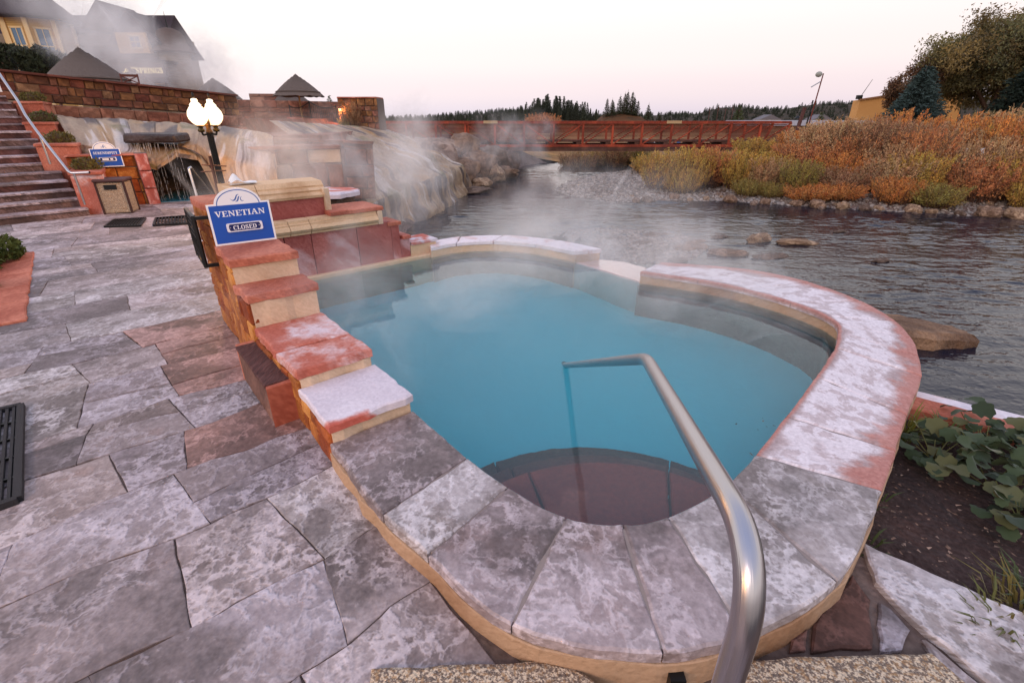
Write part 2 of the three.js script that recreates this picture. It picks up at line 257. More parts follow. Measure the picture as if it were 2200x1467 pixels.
// ================================================================ SETTING
// ---------------------------------------------------------------- patio of flagstones
{
  const patio = structure('patio');
  const bed = slab([ab(-5.5, .9), ab(.62, .9), ab(.62, -1.3), ab(.62, -3.9), ab(.95, -3.9), ab(.95, -5.4), ab(2.15, -5.4), ab(2.15, -14), ab(-5.5, -14)], -.4, -.008, { jit: 0, bev: 0 });
  part(patio, 'mortar_bed', bed, M.joint);
  const bs = [.6, .15, -.3, -.72, -1.1, -1.5, -1.95, -2.33, -2.75, -3.15, -3.68, -4.15, -4.6, -5.1, -5.62, -6.1, -6.7, -7.2, -7.8, -8.35, -9, -9.6, -10.2, -10.9, -11.6, -12.4];
  const cross = { 4: [-1.5, -.9, -.35, .27], 5: [-1.6, -.78, -.12, .27], 6: [-1.9, -1.2, -.62, -.02], 7: [-1.7, -.95, -.25, .02], 8: [-1.6, -.85, -.36, .06], 9: [-1.9, -1.1, -.36, .065], 10: [-1.7, -.95, -.36, .08], 11: [-2.1, -1.3, -.6, -.05], 3: [-1.2, -.5, .1] };
  const f = mul(99);
  for (let r = 0; r < bs.length - 1; r++) {
    const b0 = bs[r], b1 = bs[r + 1], far = r > 11;
    let cs = cross[r];
    if (!cs) { cs = []; let a = -4.6 + f() * .5; while (a < .3) { cs.push(a); a += rr(far ? .5 : .4, far ? 1.25 : .9, f); } }
    else { let a = cs[0] - rr(.5, .8, f); while (a > -4.6) { cs = [a, ...cs]; a -= rr(.5, .9, f); } }
    const aMax = b0 < -5.5 ? 2.1 : b0 < -3.8 ? .93 : .56; if (aMax > 1) for (let a = .75 + f() * .3; a < aMax - .3; a += rr(.5, 1, f)) cs.push(a);
    const edges = [-4.9, ...cs, aMax], ks = edges.map((_, i) => i && i < edges.length - 1 ? rr(-.045, .045, f) : 0);
    const wob = (a, b) => .10 * n3(a * 1.1, b * 3 + 7) + .03 * n3(a * 5, b * 5);
    for (let i = 0; i < edges.length - 1; i++) {
      const a0 = edges[i], a1 = edges[i + 1], gp = rr(.0008, .003, f), k0 = rr(-.05, .05, f) * (i ? 1 : 0), k1 = rr(-.05, .05, f) * (i < edges.length - 2 ? 1 : 0);
      let cells = [[a0, a1, b0, b1]];
      if (f() < .4 && a1 - a0 > .34) { const m = lerp(b0, b1, rr(.35, .65, f)); cells = [[a0, a1, b0, m], [a0, a1, m, b1]]; }
      for (const [A0, A1, B0, B1] of cells) {
        const top = [], bot = [], N = Math.max(2, Math.ceil((A1 - A0) / .16));
        const sk = (b) => (b - (b0 + b1) / 2) / (b1 - b0) * 2, e = (k, b) => ks[k] * sk(b);
        for (let s = 0; s <= N; s++) { const q = s / N, aT = lerp(A0 + gp + e(i, B0), A1 - gp + e(i + 1, B0), q), aB = lerp(A0 + gp + e(i, B1), A1 - gp + e(i + 1, B1), q); top.push(ab(aT, B0 - gp + wob(aT, B0))); bot.push(ab(aB, B1 + gp + wob(aB, B1))); }
        part(patio, 'paving_stone', slab([...top, ...bot.reverse()], -.03, rr(-.003, .004, f), { bev: .003, jit: .0045, seg: .045, uvs: U, uo: f(), vo: f(), tilt: rr(-.006, .006, f), f }), A1 > .3 && B0 < -3.0 && B1 > -4.7 || (A1 > .4 && B0 < -2.2 && B1 > -2.9) ? M.flagRed : pick(M.flags, f));
      }
    }
  }
  // crossing ground right of the pool
  const fl = [
    [[1.37, -1.393], [1.72, -1.09], [2.2, -.75], [1.7, -.55], [1.41, -.842], [1.34, -1.029], [1.303, -1.219]],
    [[1.245, -1.258], [1.245, -1.154], [1.139, -.985], [.937, -.975], [.997, -1.061]],
    [[1.262, -1.146], [1.29, -1.119], [1.30, -1.045], [1.224, -.985], [1.155, -.975]],
    [[1.315, -1.014], [1.334, -1.0], [1.395, -.83], [1.30, -.842], [1.308, -.969]],
    [[.895, -1.014], [.968, -1.047], [.925, -.98], [.87, -.975]],
  ];
  for (const [k, p] of fl.entries()) part(patio, 'paving_stone', slab(p, -.06, -.012 + (k === 0 ? .012 : 0), { bev: .008, jit: .008, seg: .05, uvs: U, uo: rnd(), vo: rnd() }), k === 1 || k === 4 ? mat({ color: 0x9a7468, map: T.flag, bumpMap: T.flagH, bumpScale: .012 }) : M.flags[k % 4]);
  part(patio, 'mortar_bed', slab([[.3, -1.0], [1.0, -1.2], [1.33, -1.36], [1.6, -1.1], [2.4, -.6], [2.4, .6], [-.6, .6], [-.55, -.95]], -.4, -.03, { jit: 0, bev: 0 }), M.joint);
  const near = ab(0, 0);
}
// exposed-aggregate treads and black grates lying in the patio
for (const [pts, lab] of [[[[-.417, -.905], [.10, -.925], [.2, -.9], [.26, -.85], [.3, -.6], [-.4, -.6]], 'sandy aggregate mat on paving at the left of the steel handrail foot'], [[[.70, -.93], [1.285, -.952], [1.40, -.60], [.62, -.6]], 'sandy aggregate mat on paving beside the earth bed']])
  solo('aggregate_mat', slab(pts, -.02, .022, { bev: .012, jit: .006, seg: .05, uvs: 1.6 }), M.aggr, lab, 'mat', 'aggregate mats at the pool entry');
function grate(corners, label, bars, name = 'drain_grate') {
  const g = thing(name, label, 'grate');
  const [A, B, C, D] = corners.map(([x, z]) => V(x, .012, z));
  const fr = [[A, B], [B, C], [C, D], [D, A]].map(([p, q]) => beam(p.toArray(), q.toArray(), .03, .03));
  const gm = name === 'scraper_mat' ? mat({ color: 0x34343a, roughness: .8, bumpMap: T.grainH, bumpScale: .01 }) : M.black; part(g, 'frame', mergeGeometries(fr), gm);
  for (let i = 1; i < bars; i++) { const t = i / bars; part(g, 'bar', beam(A.clone().lerp(B, t).toArray(), D.clone().lerp(C, t).toArray(), .012, .02), gm); }
  const cr = []; for (let i = 1; i < 5; i++) cr.push(beam(A.clone().lerp(D, i / 5).toArray(), B.clone().lerp(C, i / 5).toArray(), .01, .012));
  part(g, 'cross_bar', mergeGeometries(cr), M.black);
}
grate([[-6.142, -7.368], [-5.663, -7.437], [-6.017, -8.076], [-6.41, -7.917]], 'small dark drain grate in paving before the rubbish bin', 12);
grate([[-5.474, -7.472], [-4.86, -7.689], [-5.262, -8.326], [-5.841, -8.076]], 'larger dark drain grate in paving before the waterfall pool', 14);
grate([[-3.3, -2.0], [-2.80, -2.361], [-2.123, -1.61], [-2.6, -1.2]], 'black rubber scraper mat in a recess of the near paving', 22, 'scraper_mat');

// ---------------------------------------------------------------- the pool
const ci = [[-.514, -2.13], [-.201, -1.747], [-.015, -1.558], [.203, -1.396], [.415, -1.357], [.595, -1.396], [.882, -1.572], [1.098, -1.77], [1.392, -2.078], [1.782, -2.494], [2.134, -2.894], [2.313, -3.148], [2.392, -3.293], [2.405, -3.46], [2.295, -3.761], [2.059, -4.097], [1.742, -4.37], [1.268, -4.644]];
const co = [[-.847, -1.849], [-.494, -1.408], [-.29, -1.219], [-.003, -.964], [.428, -.88], [.682, -.935], [1.065, -1.116], [1.506, -1.539], [1.746, -1.797], [2.015, -2.091], [2.401, -2.499], [2.581, -2.756], [2.752, -3.044], [2.865, -3.357], [2.891, -3.795], [2.748, -4.299], [2.372, -4.709], [1.566, -4.987]];
const fi = [[.711, -5.418], [.279, -5.776], [-.229, -5.947], [-.677, -5.848], [-.952, -5.615]];
const fo = [[1.04, -5.53], [.573, -5.97], [-.119, -6.27], [-.66, -6.19], [-1.03, -5.9]];
const spl = (pts) => new THREE.CatmullRomCurve3(pts.map(([x, z]) => V(x, 0, z)), false, 'centripetal');
const at = (c, n, t) => { const p = c.getPoint(clamp(t / (n - 1), 0, 1)); return [p.x, p.z]; };
const TOP = .13, SLABH = .05;
const pool = thing('hot_pool', 'hot spring pool with red and grey stone coping and milky turquoise water', 'pool');
{
  const cI = spl(ci), cO = spl(co), n = ci.length, f = mul(5);
  let run = 0;
  for (let i = 0; i < n - 1; i++) {
    const g = .003 / Math.max(.15, Math.hypot(co[i + 1][0] - co[i][0], co[i + 1][1] - co[i][1])), a = i + g * 1.2, b = i + 1 - g * 1.2, K = 6, inn = [], out = [], len = Math.hypot(ci[i + 1][0] - ci[i][0], ci[i + 1][1] - ci[i][1]);
    for (let s = 0; s <= K; s++) { const t = lerp(a, b, s / K), p = at(cI, n, t), q = at(cO, n, t); const u = run + len * s / K; inn.push(i < 7 ? p : [...p, u, .02]); out.push(i < 7 ? q : [...q, u, .98]); }
    run += len;
    const poly = [...inn, ...out.reverse()];
    const m = i < 7 ? pick(M.copGrey, f) : i > 14 ? M.copRed : M.copRed;
    part(pool, 'coping_stone', slab(poly, TOP - SLABH, TOP + rr(-.004, .003, f), { bev: i < 7 ? .009 : .008, jit: .007, seg: .05, uvs: U * 1.1, uo: f() * (i < 7 ? 1 : .4), vo: 0, f }), m);
  }
  { const inn = [], out = []; for (let s = 0; s <= 80; s++) { const t = lerp(.02, n - 1.02, s / 80), p = at(cI, n, t), q = at(cO, n, t), dx = q[0] - p[0], dz = q[1] - p[1], L = Math.hypot(dx, dz); inn.push([p[0] + dx / L * .016, p[1] + dz / L * .016]); out.push([q[0] - dx / L * .016, q[1] - dz / L * .016]); } part(pool, 'coping_mortar', slab([...inn, ...out.reverse()], TOP - .045, TOP - .009, { bev: .002, jit: 0, seg: .2 }), mat({ color: 0x8c7e78, bumpMap: T.grainH, bumpScale: .006 })); }
  const cFI = spl(fi), cFO = spl(fo);
  for (let i = 0; i < 4; i++) { const inn = [], out = []; for (let s = 0; s <= 5; s++) { const t = lerp(i + .015, i + .985, s / 5); inn.push(at(cFI, 5, t)); out.push(at(cFO, 5, t)); } part(pool, 'coping_stone', slab([...inn, ...out.reverse()], TOP - .045, TOP + rr(-.003, .003, f), { bev: .01, jit: .006, seg: .06, uvs: 1.2, uo: f(), f }), M.copWhite); }
  // masonry under the coping: a ring down into the pool, inset from the slabs
  const ring = (I, O, nI, t0, t1, yT, yB, insI, insO, mI, K = 60) => {
    const inn = [], out = [];
    for (let s = 0; s <= K; s++) { const t = lerp(t0, t1, s / K), p = at(I, nI, t), q = at(O, nI, t), dx = q[0] - p[0], dz = q[1] - p[1], L = Math.hypot(dx, dz); inn.push([p[0] + dx / L * insI, p[1] + dz / L * insI]); out.push([q[0] - dx / L * insO, q[1] - dz / L * insO]); }
    return slab([...inn, ...out.reverse()], yB, yT, { bev: .004, jit: .01, seg: .06, uvs: .9 });
  };
  part(pool, 'pool_wall', ring(cI, cO, n, 0, n - 1, TOP - SLABH - .002, -2.3, .018, -.006, 0, 90), M.limeRing);
  part(pool, 'pool_wall', ring(cFI, cFO, 5, 0, 4, TOP - .047, -2.3, .012, .03, 0, 40), M.limePale);
  // overflow sill between the two arms of coping; pink tint is painted sky reflection
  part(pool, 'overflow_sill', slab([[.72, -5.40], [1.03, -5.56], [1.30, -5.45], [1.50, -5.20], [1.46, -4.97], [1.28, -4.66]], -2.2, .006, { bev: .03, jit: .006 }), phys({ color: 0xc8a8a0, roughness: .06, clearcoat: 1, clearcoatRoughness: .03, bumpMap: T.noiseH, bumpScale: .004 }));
  // floor and sunk entry steps of red sandstone
  const inner = []; for (let s = 0; s <= 60; s++) inner.push(at(cI, n, lerp(0, n - 1, s / 60)));
  const whole = [...inner, [1.30, -4.75], [.75, -5.40], ...fi, [-1.19, -5.40], [-1.73, -4.98], [-2.06, -4.70], [-2.4, -4.40], [-2.0, -3.88], [-1.72, -3.517], [-1.42, -3.16], [-1.25, -2.98], [-.785, -2.445]];
  part(pool, 'pool_floor', slab(whole, -1.9, -.88, { jit: 0, bev: 0, uvs: .5 }), mat({ color: 0xeaf6f6, bumpMap: T.noiseH, bumpScale: .02 }));
  { const lm = mat({ color: 0x9a847c, map: T.stone, bumpMap: T.noiseH, bumpScale: .01 }), wall = (c, m, k, back) => { const P = []; for (let q = 0; q <= k; q++) { const p = at(c, m, lerp(0, m - 1, q / k)); P.push([p[0] + (.3 - p[0]) / 60, p[1] + (-3.5 - p[1]) / 60]); } return gridSurf(k, 6, (u, v) => { const p = P[Math.round(u * k)]; return [p[0], lerp(-.035, -1.3, v), p[1]]; }, (u, v) => [u * k * .06, v]); }; part(pool, 'reflection_lining', wall(cI, n, 90), lm); part(pool, 'reflection_lining', wall(cFI, 5, 40), lm); }  // added dark sheet, stands in for the dark reflection along the pool edge
  const steps = [[.62, -.11], [.86, -.36], [1.12, -.62]];
  for (const [r, y] of steps) { const c = [.42, -1.28], p = []; for (let s = 0; s <= 20; s++) { const a = Math.PI * (1.0 + s / 20); p.push([c[0] + Math.cos(a) * (r * .8 + .24), c[1] + Math.sin(a) * (r + .06)]); } for (let k = 0; k < 3; k++) { const q0 = k * 20 / 3, q1 = (k + 1) * 20 / 3, seg = p.slice(Math.round(q0), Math.round(q1) + 1), w = [lerp(c[0] - .5, c[0] + .5, k / 3) + .006, c[1] + .1], w2 = [lerp(c[0] - .5, c[0] + .5, (k + 1) / 3) - .006, c[1] + .1]; part(pool, 'entry_step', slab([...seg.map((q) => [q[0] + (k - 1) * .012, q[1]]), w2, w], y - .12, y, { bev: .01, jit: .003 }), M.stepRed); } }
  // water body
  const wpoly = whole.map((q) => q);
  const cxw = .3, czw = -3.5, grown = wpoly.map(([x, z]) => { const L = Math.hypot(x - cxw, z - czw); return [x + (x - cxw) / L * .05, z + (z - czw) / L * .05]; });
  const wg = slab(grown, -1.5, 0, { jit: 0, bev: 0, seg: 9, uvs: .35 });
  const water = solo('pool_water', wg, phys({ color: 0xd4f0f6, roughness: .02, transmission: .94, thickness: 1, ior: 1.33, attenuationColor: new THREE.Color(.18, .74, .82), attenuationDistance: 1.25, bumpMap: T.noiseH, bumpScale: .0022 }), 'milky turquoise water filling the hot pool', 'water', null, 'structure');
}
// ---------------------------------------------------------------- stepped wall on the pool's left side
const wO = [[-.838, -1.842], [-1.097, -2.17], [-1.567, -2.708], [-1.746, -2.914], [-2.033, -3.29], [-2.36, -3.68]];
const wI = [[-.514, -2.13], [-.785, -2.445], [-1.25, -2.98], [-1.42, -3.16], [-1.72, -3.517], [-2.05, -3.92]];
const tops = [.235, .34, .55, .71, .98];
const stepWall = thing('stepped_wall', 'stepped pool side wall of ochre rubble with orange sandstone treads', 'wall');
{
  const f = mul(11), out = (p, q, d) => { const dx = p[0] - q[0], dz = p[1] - q[1], L = Math.hypot(dx, dz); return [p[0] + dx / L * d, p[1] + dz / L * d]; };
  for (let i = 0; i < 5; i++) {
    const th = [.042, .05, .05, .05, .05][i], yT = tops[i];
    const A = wO[i], B = i === 4 ? [-1.87, -3.42] : wI[i], C = i === 4 ? [-2.2, -3.82] : wI[i + 1], D = wO[i + 1], fr = i === 4 ? 0 : .016;
    const fw = (p) => [p[0] + e2[0] * fr, p[1] + e2[1] * fr];
    part(stepWall, 'wall_block', slab([out(A, B, -.012), out(B, A, -.012), out(C, D, -.012), out(D, C, -.012)], -1.3, yT - th, { bev: .008, jit: .012, seg: .05, uvs: 1.1, f }), M.lime);
    if (i === 1) {
      const m1 = [-1.285, -2.37], m2 = [-.965, -2.64];
      part(stepWall, 'tread_slab', slab([fw(A), fw(B), m2, m1], yT - th, yT, { bev: .009, jit: .009, seg: .05, uvs: .9, uo: .22, vo: .4, f }), M.sandCrust);
      part(stepWall, 'tread_slab', slab([[m1[0] - .006, m1[1] - .008], [m2[0] - .006, m2[1] - .008], C, D], yT - th, yT + .003, { bev: .009, jit: .009, seg: .05, uvs: .9, uo: .65, vo: .1, f }), M.sandCrust);
    } else part(stepWall, 'tread_slab', slab([fw(A), fw(B), out(C, D, .008), out(D, C, .008)], yT - th, yT, { bev: .009, jit: .01, seg: .05, uvs: .9, uo: f(), vo: f(), f }), i === 0 ? M.sandWhite : M.sand);
  }
  // rubble veneer on the patio side, one stone at a time
  const segs = [[wO[0], wO[1], .19], [wO[1], wO[2], .285], [wO[2], wO[3], .49], [wO[3], wO[4], .655], [wO[4], wO[5], .94]];
  for (const [P, Q, h] of segs) {
    const L = Math.hypot(Q[0] - P[0], Q[1] - P[1]), ang = Math.atan2(-(Q[1] - P[1]), Q[0] - P[0]);
    for (let y = 0; y < h - .03;) { const rh = Math.min(rr(.08, .15, f), h - y); for (let x = 0; x < L - .01;) { const w = Math.min(rr(.09, .24, f), L - x); const g = boxUV(chamferBox(w - .008, rh - .008, .05, .008, .004, f), 2, f(), f()); g.rotateY(ang); const t = (x + w / 2) / L; g.translate(P[0] + (Q[0] - P[0]) * t + .014, y + rh / 2, P[1] + (Q[1] - P[1]) * t - .012); part(stepWall, 'veneer_stone', g, pick(M.ochre, f)); x += w; } y += rh; }
  }
}
// dark planter-like light box against the stepped wall
{
  const g = thing('wall_light_box', 'low brown box with dark wood lid and orange stone end against the stepped wall', 'box');
  const A = [-1.281, -2.194], B = [-1.677, -2.669], w = [.20 * .766, .20 * -.643];
  const o = .15, A2 = [A[0] + w[0] * .8, A[1] + w[1] * .8], B2 = [B[0] + w[0] * .6, B[1] + w[1] * .6];
  part(g, 'front_panel', slab([A, B, [B[0] + .012, B[1] - .01], [A[0] + .012, A[1] - .01]], .004, .225, { jit: .002, bev: .003, uvs: 1 }), mat({ color: 0xa07c70, map: T.stone, roughness: .7 }));
  part(g, 'lid', slab([[A[0] - .006, A[1] + .004], [B[0] - .006, B[1] + .004], B2, A2], .222, .24, { jit: .003, bev: .004, uvs: 3 }), M.wood);
  part(g, 'end_stone', slab([[A[0] + .015, A[1] + .03], [A2[0] + .01, A2[1] + .035], [A2[0] - .012, A2[1]], [A[0], A[1] + .004]], .0, .236, { jit: .006, bev: .006 }), M.sand);
  part(g, 'end_stone', slab([[B[0], B[1]], [B2[0], B2[1]], [B2[0] - .03, B2[1] - .04], [B[0] - .03, B[1] - .04]], .0, .236, { jit: .006, bev: .006 }), M.sand);
}
// ---------------------------------------------------------------- red sandstone wall behind the pool, with lime mouldings
const redWall = thing('red_pool_wall', 'red sandstone wall with cream moulded ledge behind the pool', 'wall');
{
  const P = [-2.47, -4.42], d = [.752, -.659], nrm = [-.659, -.752];                          // along the wall, and away from the pool
  const at2 = (t, o) => [P[0] + d[0] * t + nrm[0] * o, P[1] + d[1] * t + nrm[1] * o];
  const quad = (t0, t1, o0, o1) => [at2(t0, o0), at2(t1, o0), at2(t1, o1), at2(t0, o1)];
  // ledge at the water
  part(redWall, 'water_ledge', slab(quad(.0, 2.25, -.06, .5), -2.3, .04, { bev: .01, jit: .008, uvs: 1 }), M.limePale);
  const pan = [.0, .36, .62, 1.1, 1.5];
  for (let i = 0; i < 4; i++) part(redWall, 'red_panel', slab(quad(pan[i] + .004, pan[i + 1] - .004, 0, .3), .03, .47, { bev: .005, jit: .003, uvs: .7, uo: i * .3 }), M.redWall);
  part(redWall, 'red_panel', slab(quad(1.5, 1.60, .002, .3), .03, .42, { bev: .006, jit: .006, uvs: .7 }), M.redWall);
  part(redWall, 'red_panel', slab(quad(1.60, 1.72, .004, .3), .03, .25, { bev: .006, jit: .006, uvs: .7 }), M.redWall);
  part(redWall, 'white_block', slab(quad(1.725, 2.07, .0, .3), .03, .165, { bev: .006, jit: .006, uvs: .7 }), M.limePale);
  part(redWall, 'cap_stone', slab(quad(1.46, 1.625, -.012, .32), .42, .46, { bev: .008, jit: .006, uvs: .9 }), M.sand);
  part(redWall, 'cap_stone', slab(quad(1.63, 1.735, -.012, .32), .25, .288, { bev: .008, jit: .006, uvs: .9 }), M.sandCrust);
  part(redWall, 'cap_stone', slab(quad(1.735, 2.09, -.012, .32), .165, .2, { bev: .008, jit: .006, uvs: .9, uo: .3 }), M.sandWhite);
  // lime moulding: fillet, half round, fillet — in lengths
  const prof = [[.0, .46], [-.03, .462], [-.032, .48], [-.05, .49], [-.068, .515], [-.05, .545], [-.035, .552], [-.035, .568], [-.015, .572], [-.012, .60], [.1, .605], [.1, .46]];
  const cut = [.0, .28, .42, .62, 1.34];
  for (let i = 0; i < cut.length - 1; i++) {
    const sh = new THREE.Shape(prof.map(([o, y]) => new THREE.Vector2(o, y))), L = cut[i + 1] - cut[i] - .006, g = new THREE.ExtrudeGeometry(sh, { depth: L, bevelEnabled: false, steps: 6 });
    const m = new THREE.Matrix4().makeBasis(V(nrm[0], 0, nrm[1]), V(0, 1, 0), V(d[0], 0, d[1])); g.applyMatrix4(m); const q = at2(cut[i] + .003, 0); g.translate(q[0], 0, q[1]);
    part(redWall, 'moulding', boxUV(g, 1.2, i * .3), M.limePale);
  }
  part(redWall, 'end_pier', slab(quad(1.345, 1.40, -.03, .12), .46, .60, { bev: .006, jit: .004 }), M.lime);
  part(redWall, 'cap_stone', slab(quad(.84, 1.42, -.03, .45), .605, .645, { bev: .01, jit: .008, uvs: .9 }), M.sand);
  // upper band and sloping cream bench cap
  for (const [t0, t1] of [[.0, .30], [.30, .88]]) part(redWall, 'red_panel', slab(quad(t0 + .003, t1 - .003, .15, .5), .55, .775, { bev: .005, jit: .003, uvs: .7, uo: t0 }), M.redWall);
  const pr2 = [[.13, .775], [.12, .80], [.16, .83], [.155, .845], [.20, .87], [.20, .885], [.24, .925], [.5, .935], [.5, .775]];
  for (const [t0, t1] of [[.0, .26], [.26, .90]]) {
    const sh = new THREE.Shape(pr2.map(([o, y]) => new THREE.Vector2(o, y))), g = new THREE.ExtrudeGeometry(sh, { depth: t1 - t0 - .006, bevelEnabled: false });
    g.applyMatrix4(new THREE.Matrix4().makeBasis(V(nrm[0], 0, nrm[1]), V(0, 1, 0), V(d[0], 0, d[1]))); const q = at2(t0 + .003, 0); g.translate(q[0], 0, q[1]);
    part(redWall, 'bench_cap', boxUV(g, 1.2, t0), M.limePale);
  }
  part(redWall, 'end_pier', slab(quad(.86, .915, .11, .3), .6, .86, { bev: .006, jit: .004 }), M.lime);
  part(redWall, 'backing_block', slab(quad(.1, 1.55, .3, .55), -2.3, .4, { bev: 0, jit: 0 }), M.lime);
  // next, higher pool rim behind it
  const rim = thing('small_basin', 'small white crusted basin rim on dark wet stone behind the red wall', 'basin');
  part(rim, 'basin_rim', slab([at2(.95, .95), at2(1.3, .8), at2(1.62, .95), at2(1.68, 1.25), at2(1.4, 1.5), at2(1.0, 1.35)], .64, .70, { bev: .02, jit: .03, seg: .06 }), M.sandWhite); part(rim, 'wet_skirt', slab([at2(1.0, 1.0), at2(1.3, .86), at2(1.57, 1.0), at2(1.6, 1.25), at2(1.4, 1.42), at2(1.05, 1.3)], -1.2, .638, { bev: .02, jit: .04, seg: .08 }), M.darkRock);
}
// folded white towel left on the bench cap
{
  const g = gridSurf(16, 10, (u, v) => { const x = -.16 + .32 * u, z = -.07 + .14 * v, h = .05 * Math.exp(-(((u - .25) / .2) ** 2)) + .028 * Math.sin(u * 9) * Math.sin(v * 3.1) * (1 - u) + .02; return [x, Math.max(.004, h * Math.sin(Math.PI * clamp(v, .04, .96)) ** .3), z]; });
  const b = gridSurf(16, 10, (u, v) => [-.16 + .32 * u, .002, -.07 + .14 * v]);
  const o = solo('towel', mergeGeometries([g, b]), mat({ color: 0xf2efee, bumpMap: T.grainH, bumpScale: .004, roughness: 1 }), 'crumpled white towel lying on the cream bench cap', 'towel');
  o.position.set(-2.55, .935, -4.80); o.rotation.y = .72; o.scale.set(.72, 1.1, .8);
}
// ---------------------------------------------------------------- signs
function waveLogo(c, x, y, s, col) {
  c.fillStyle = col; const S = (pts) => { c.beginPath(); c.moveTo(x + pts[0][0] * s, y + pts[0][1] * s); for (let i = 1; i < pts.length; i += 3) c.bezierCurveTo(x + pts[i][0] * s, y + pts[i][1] * s, x + pts[i + 1][0] * s, y + pts[i + 1][1] * s, x + pts[i + 2][0] * s, y + pts[i + 2][1] * s); c.fill(); };
  S([[-1, -.02], [-.8, .42], [-.5, .38], [-.28, .0], [-.1, -.35], [.05, -.62], [.42, -.42], [.1, -.52], [.0, -.2], [-.12, .1], [-.35, .55], [-.8, .6], [-1, -.02]]);
  S([[-.42, .52], [-.05, .5], [.02, .2], [.1, -.02], [.18, -.2], [.3, -.22], [.42, -.2], [.3, -.12], [.28, 0], [.2, .2], [.1, .55], [-.1, .66], [-.42, .52]]);
  S([[.72, -.12], [.45, -.15], [.22, .25], [.5, .5], [.65, .58], [.85, .52], [.92, .48], [.7, .5], [.5, .42], [.48, .25], [.46, .05], [.55, -.05], [.72, -.12]]);
}
function makeSign(title, plate, label, pos, turn, W, tilt = 0) {
  const cv = document.createElement('canvas'); cv.width = 1024; cv.height = 1024; const c = cv.getContext('2d');
  const Hh = .985, rectH = .70;                                                            // in sign widths
  c.fillStyle = '#f3f0f2'; c.fillRect(0, 0, 1024, 1024);
  const py = (y) => 1024 * (1 - y / Hh), px = (x) => 1024 * x;
  c.fillStyle = '#0b4fb0'; c.fillRect(px(.03), py(rectH - .025), px(.94), (rectH - .055) * 1024 / Hh);
  c.strokeStyle = '#1c5aa8'; c.lineWidth = 15; c.beginPath(); c.ellipse(px(.5), py(rectH - .03), px(.335), 1024 * .245 / Hh, 0, Math.PI, 2 * Math.PI); c.stroke();
  waveLogo(c, px(.5), py(rectH + .085), 118, '#2a5aa6');
  c.fillStyle = '#f4f2f4'; c.textAlign = 'center'; c.textBaseline = 'middle'; c.font = 'bold 124px serif';
  const tw = c.measureText(title).width, want = 1024 * .80; c.save(); c.translate(px(.5), py(.53)); c.scale(want / tw, 1.12); c.fillText(title, 0, 0); c.restore();
  const t = new THREE.CanvasTexture(cv); t.colorSpace = THREE.SRGBColorSpace; t.magFilter = THREE.LinearFilter;
  const sh = new THREE.Shape(); sh.moveTo(0, 0); sh.lineTo(1, 0); sh.lineTo(1, rectH); sh.lineTo(.875, rectH); sh.absellipse(.5, rectH - .03, .375, .285, .105, Math.PI - .105, false); sh.lineTo(0, rectH); sh.lineTo(0, 0);
  const g = new THREE.ExtrudeGeometry(sh, { depth: .035, bevelEnabled: false, curveSegments: 24 });
  const uv = g.attributes.uv, p = g.attributes.position; for (let i = 0; i < uv.count; i++) uv.setXY(i, p.getX(i), p.getY(i) / Hh);
  g.translate(-.5, 0, -.035); g.scale(W, W, W);
  const s = thing('pool_sign', label, 'sign', 'blue pool name signs', pos, turn);
  s.rotation.order = 'YXZ'; s.rotation.x = tilt;
  part(s, 'sign_board', g, mat({ map: t, roughness: .45 }));
  const pc = document.createElement('canvas'); pc.width = 512; pc.height = 128; const k = pc.getContext('2d');
  k.fillStyle = '#e9e7ee'; k.fillRect(0, 0, 512, 128); k.fillStyle = '#0a1a5a'; k.beginPath(); k.moveTo(48, 14); k.lineTo(464, 14); k.quadraticCurveTo(500, 64, 464, 114); k.lineTo(48, 114); k.quadraticCurveTo(12, 64, 48, 14); k.fill();
  k.fillStyle = '#f4f2f6'; k.textAlign = 'center'; k.textBaseline = 'middle';
  if (plate) { k.font = 'bold 88px serif'; k.fillText(plate, 256, 68, 340); } else { k.fillRect(96, 36, 190, 56); k.fillRect(330, 36, 80, 56); }
  const pt = new THREE.CanvasTexture(pc); pt.colorSpace = THREE.SRGBColorSpace; pt.magFilter = THREE.LinearFilter;
  const ps = new THREE.Shape(), r = .035, pw = .58, ph = .15; ps.moveTo(r, 0); ps.lineTo(pw - r, 0); ps.quadraticCurveTo(pw, 0, pw, r); ps.lineTo(pw, ph - r); ps.quadraticCurveTo(pw, ph, pw - r, ph); ps.lineTo(r, ph); ps.quadraticCurveTo(0, ph, 0, ph - r); ps.lineTo(0, r); ps.quadraticCurveTo(0, 0, r, 0);
  const pg = new THREE.ExtrudeGeometry(ps, { depth: .02, bevelEnabled: false }); const u2 = pg.attributes.uv, p2 = pg.attributes.position; for (let i = 0; i < u2.count; i++) u2.setXY(i, p2.getX(i) / pw, p2.getY(i) / ph);
  pg.translate(-pw / 2 + .02, .215, .004); pg.scale(W, W, W); part(s, 'status_plate', pg, mat({ map: pt, roughness: .4 }));
  for (const sx of [-1, 1]) { const sc = new THREE.SphereGeometry(.012 * W, 8, 6); sc.translate((.02 + sx * .235) * W, .29 * W, .026 * W); part(s, 'screw', sc, M.steel); }
  return s;
}
makeSign('VENETIAN', 'CLOSED', 'blue and white pool sign reading VENETIAN CLOSED on the stepped wall', [-1.846, .712, -3.362], Math.atan2(.586, .81), .385, -.04);
makeSign('SERENDIPITY', '', 'small blue sign reading SERENDIPITY on the ochre wall above the bin', [-7.30, .70, -9.32], .55, .44);
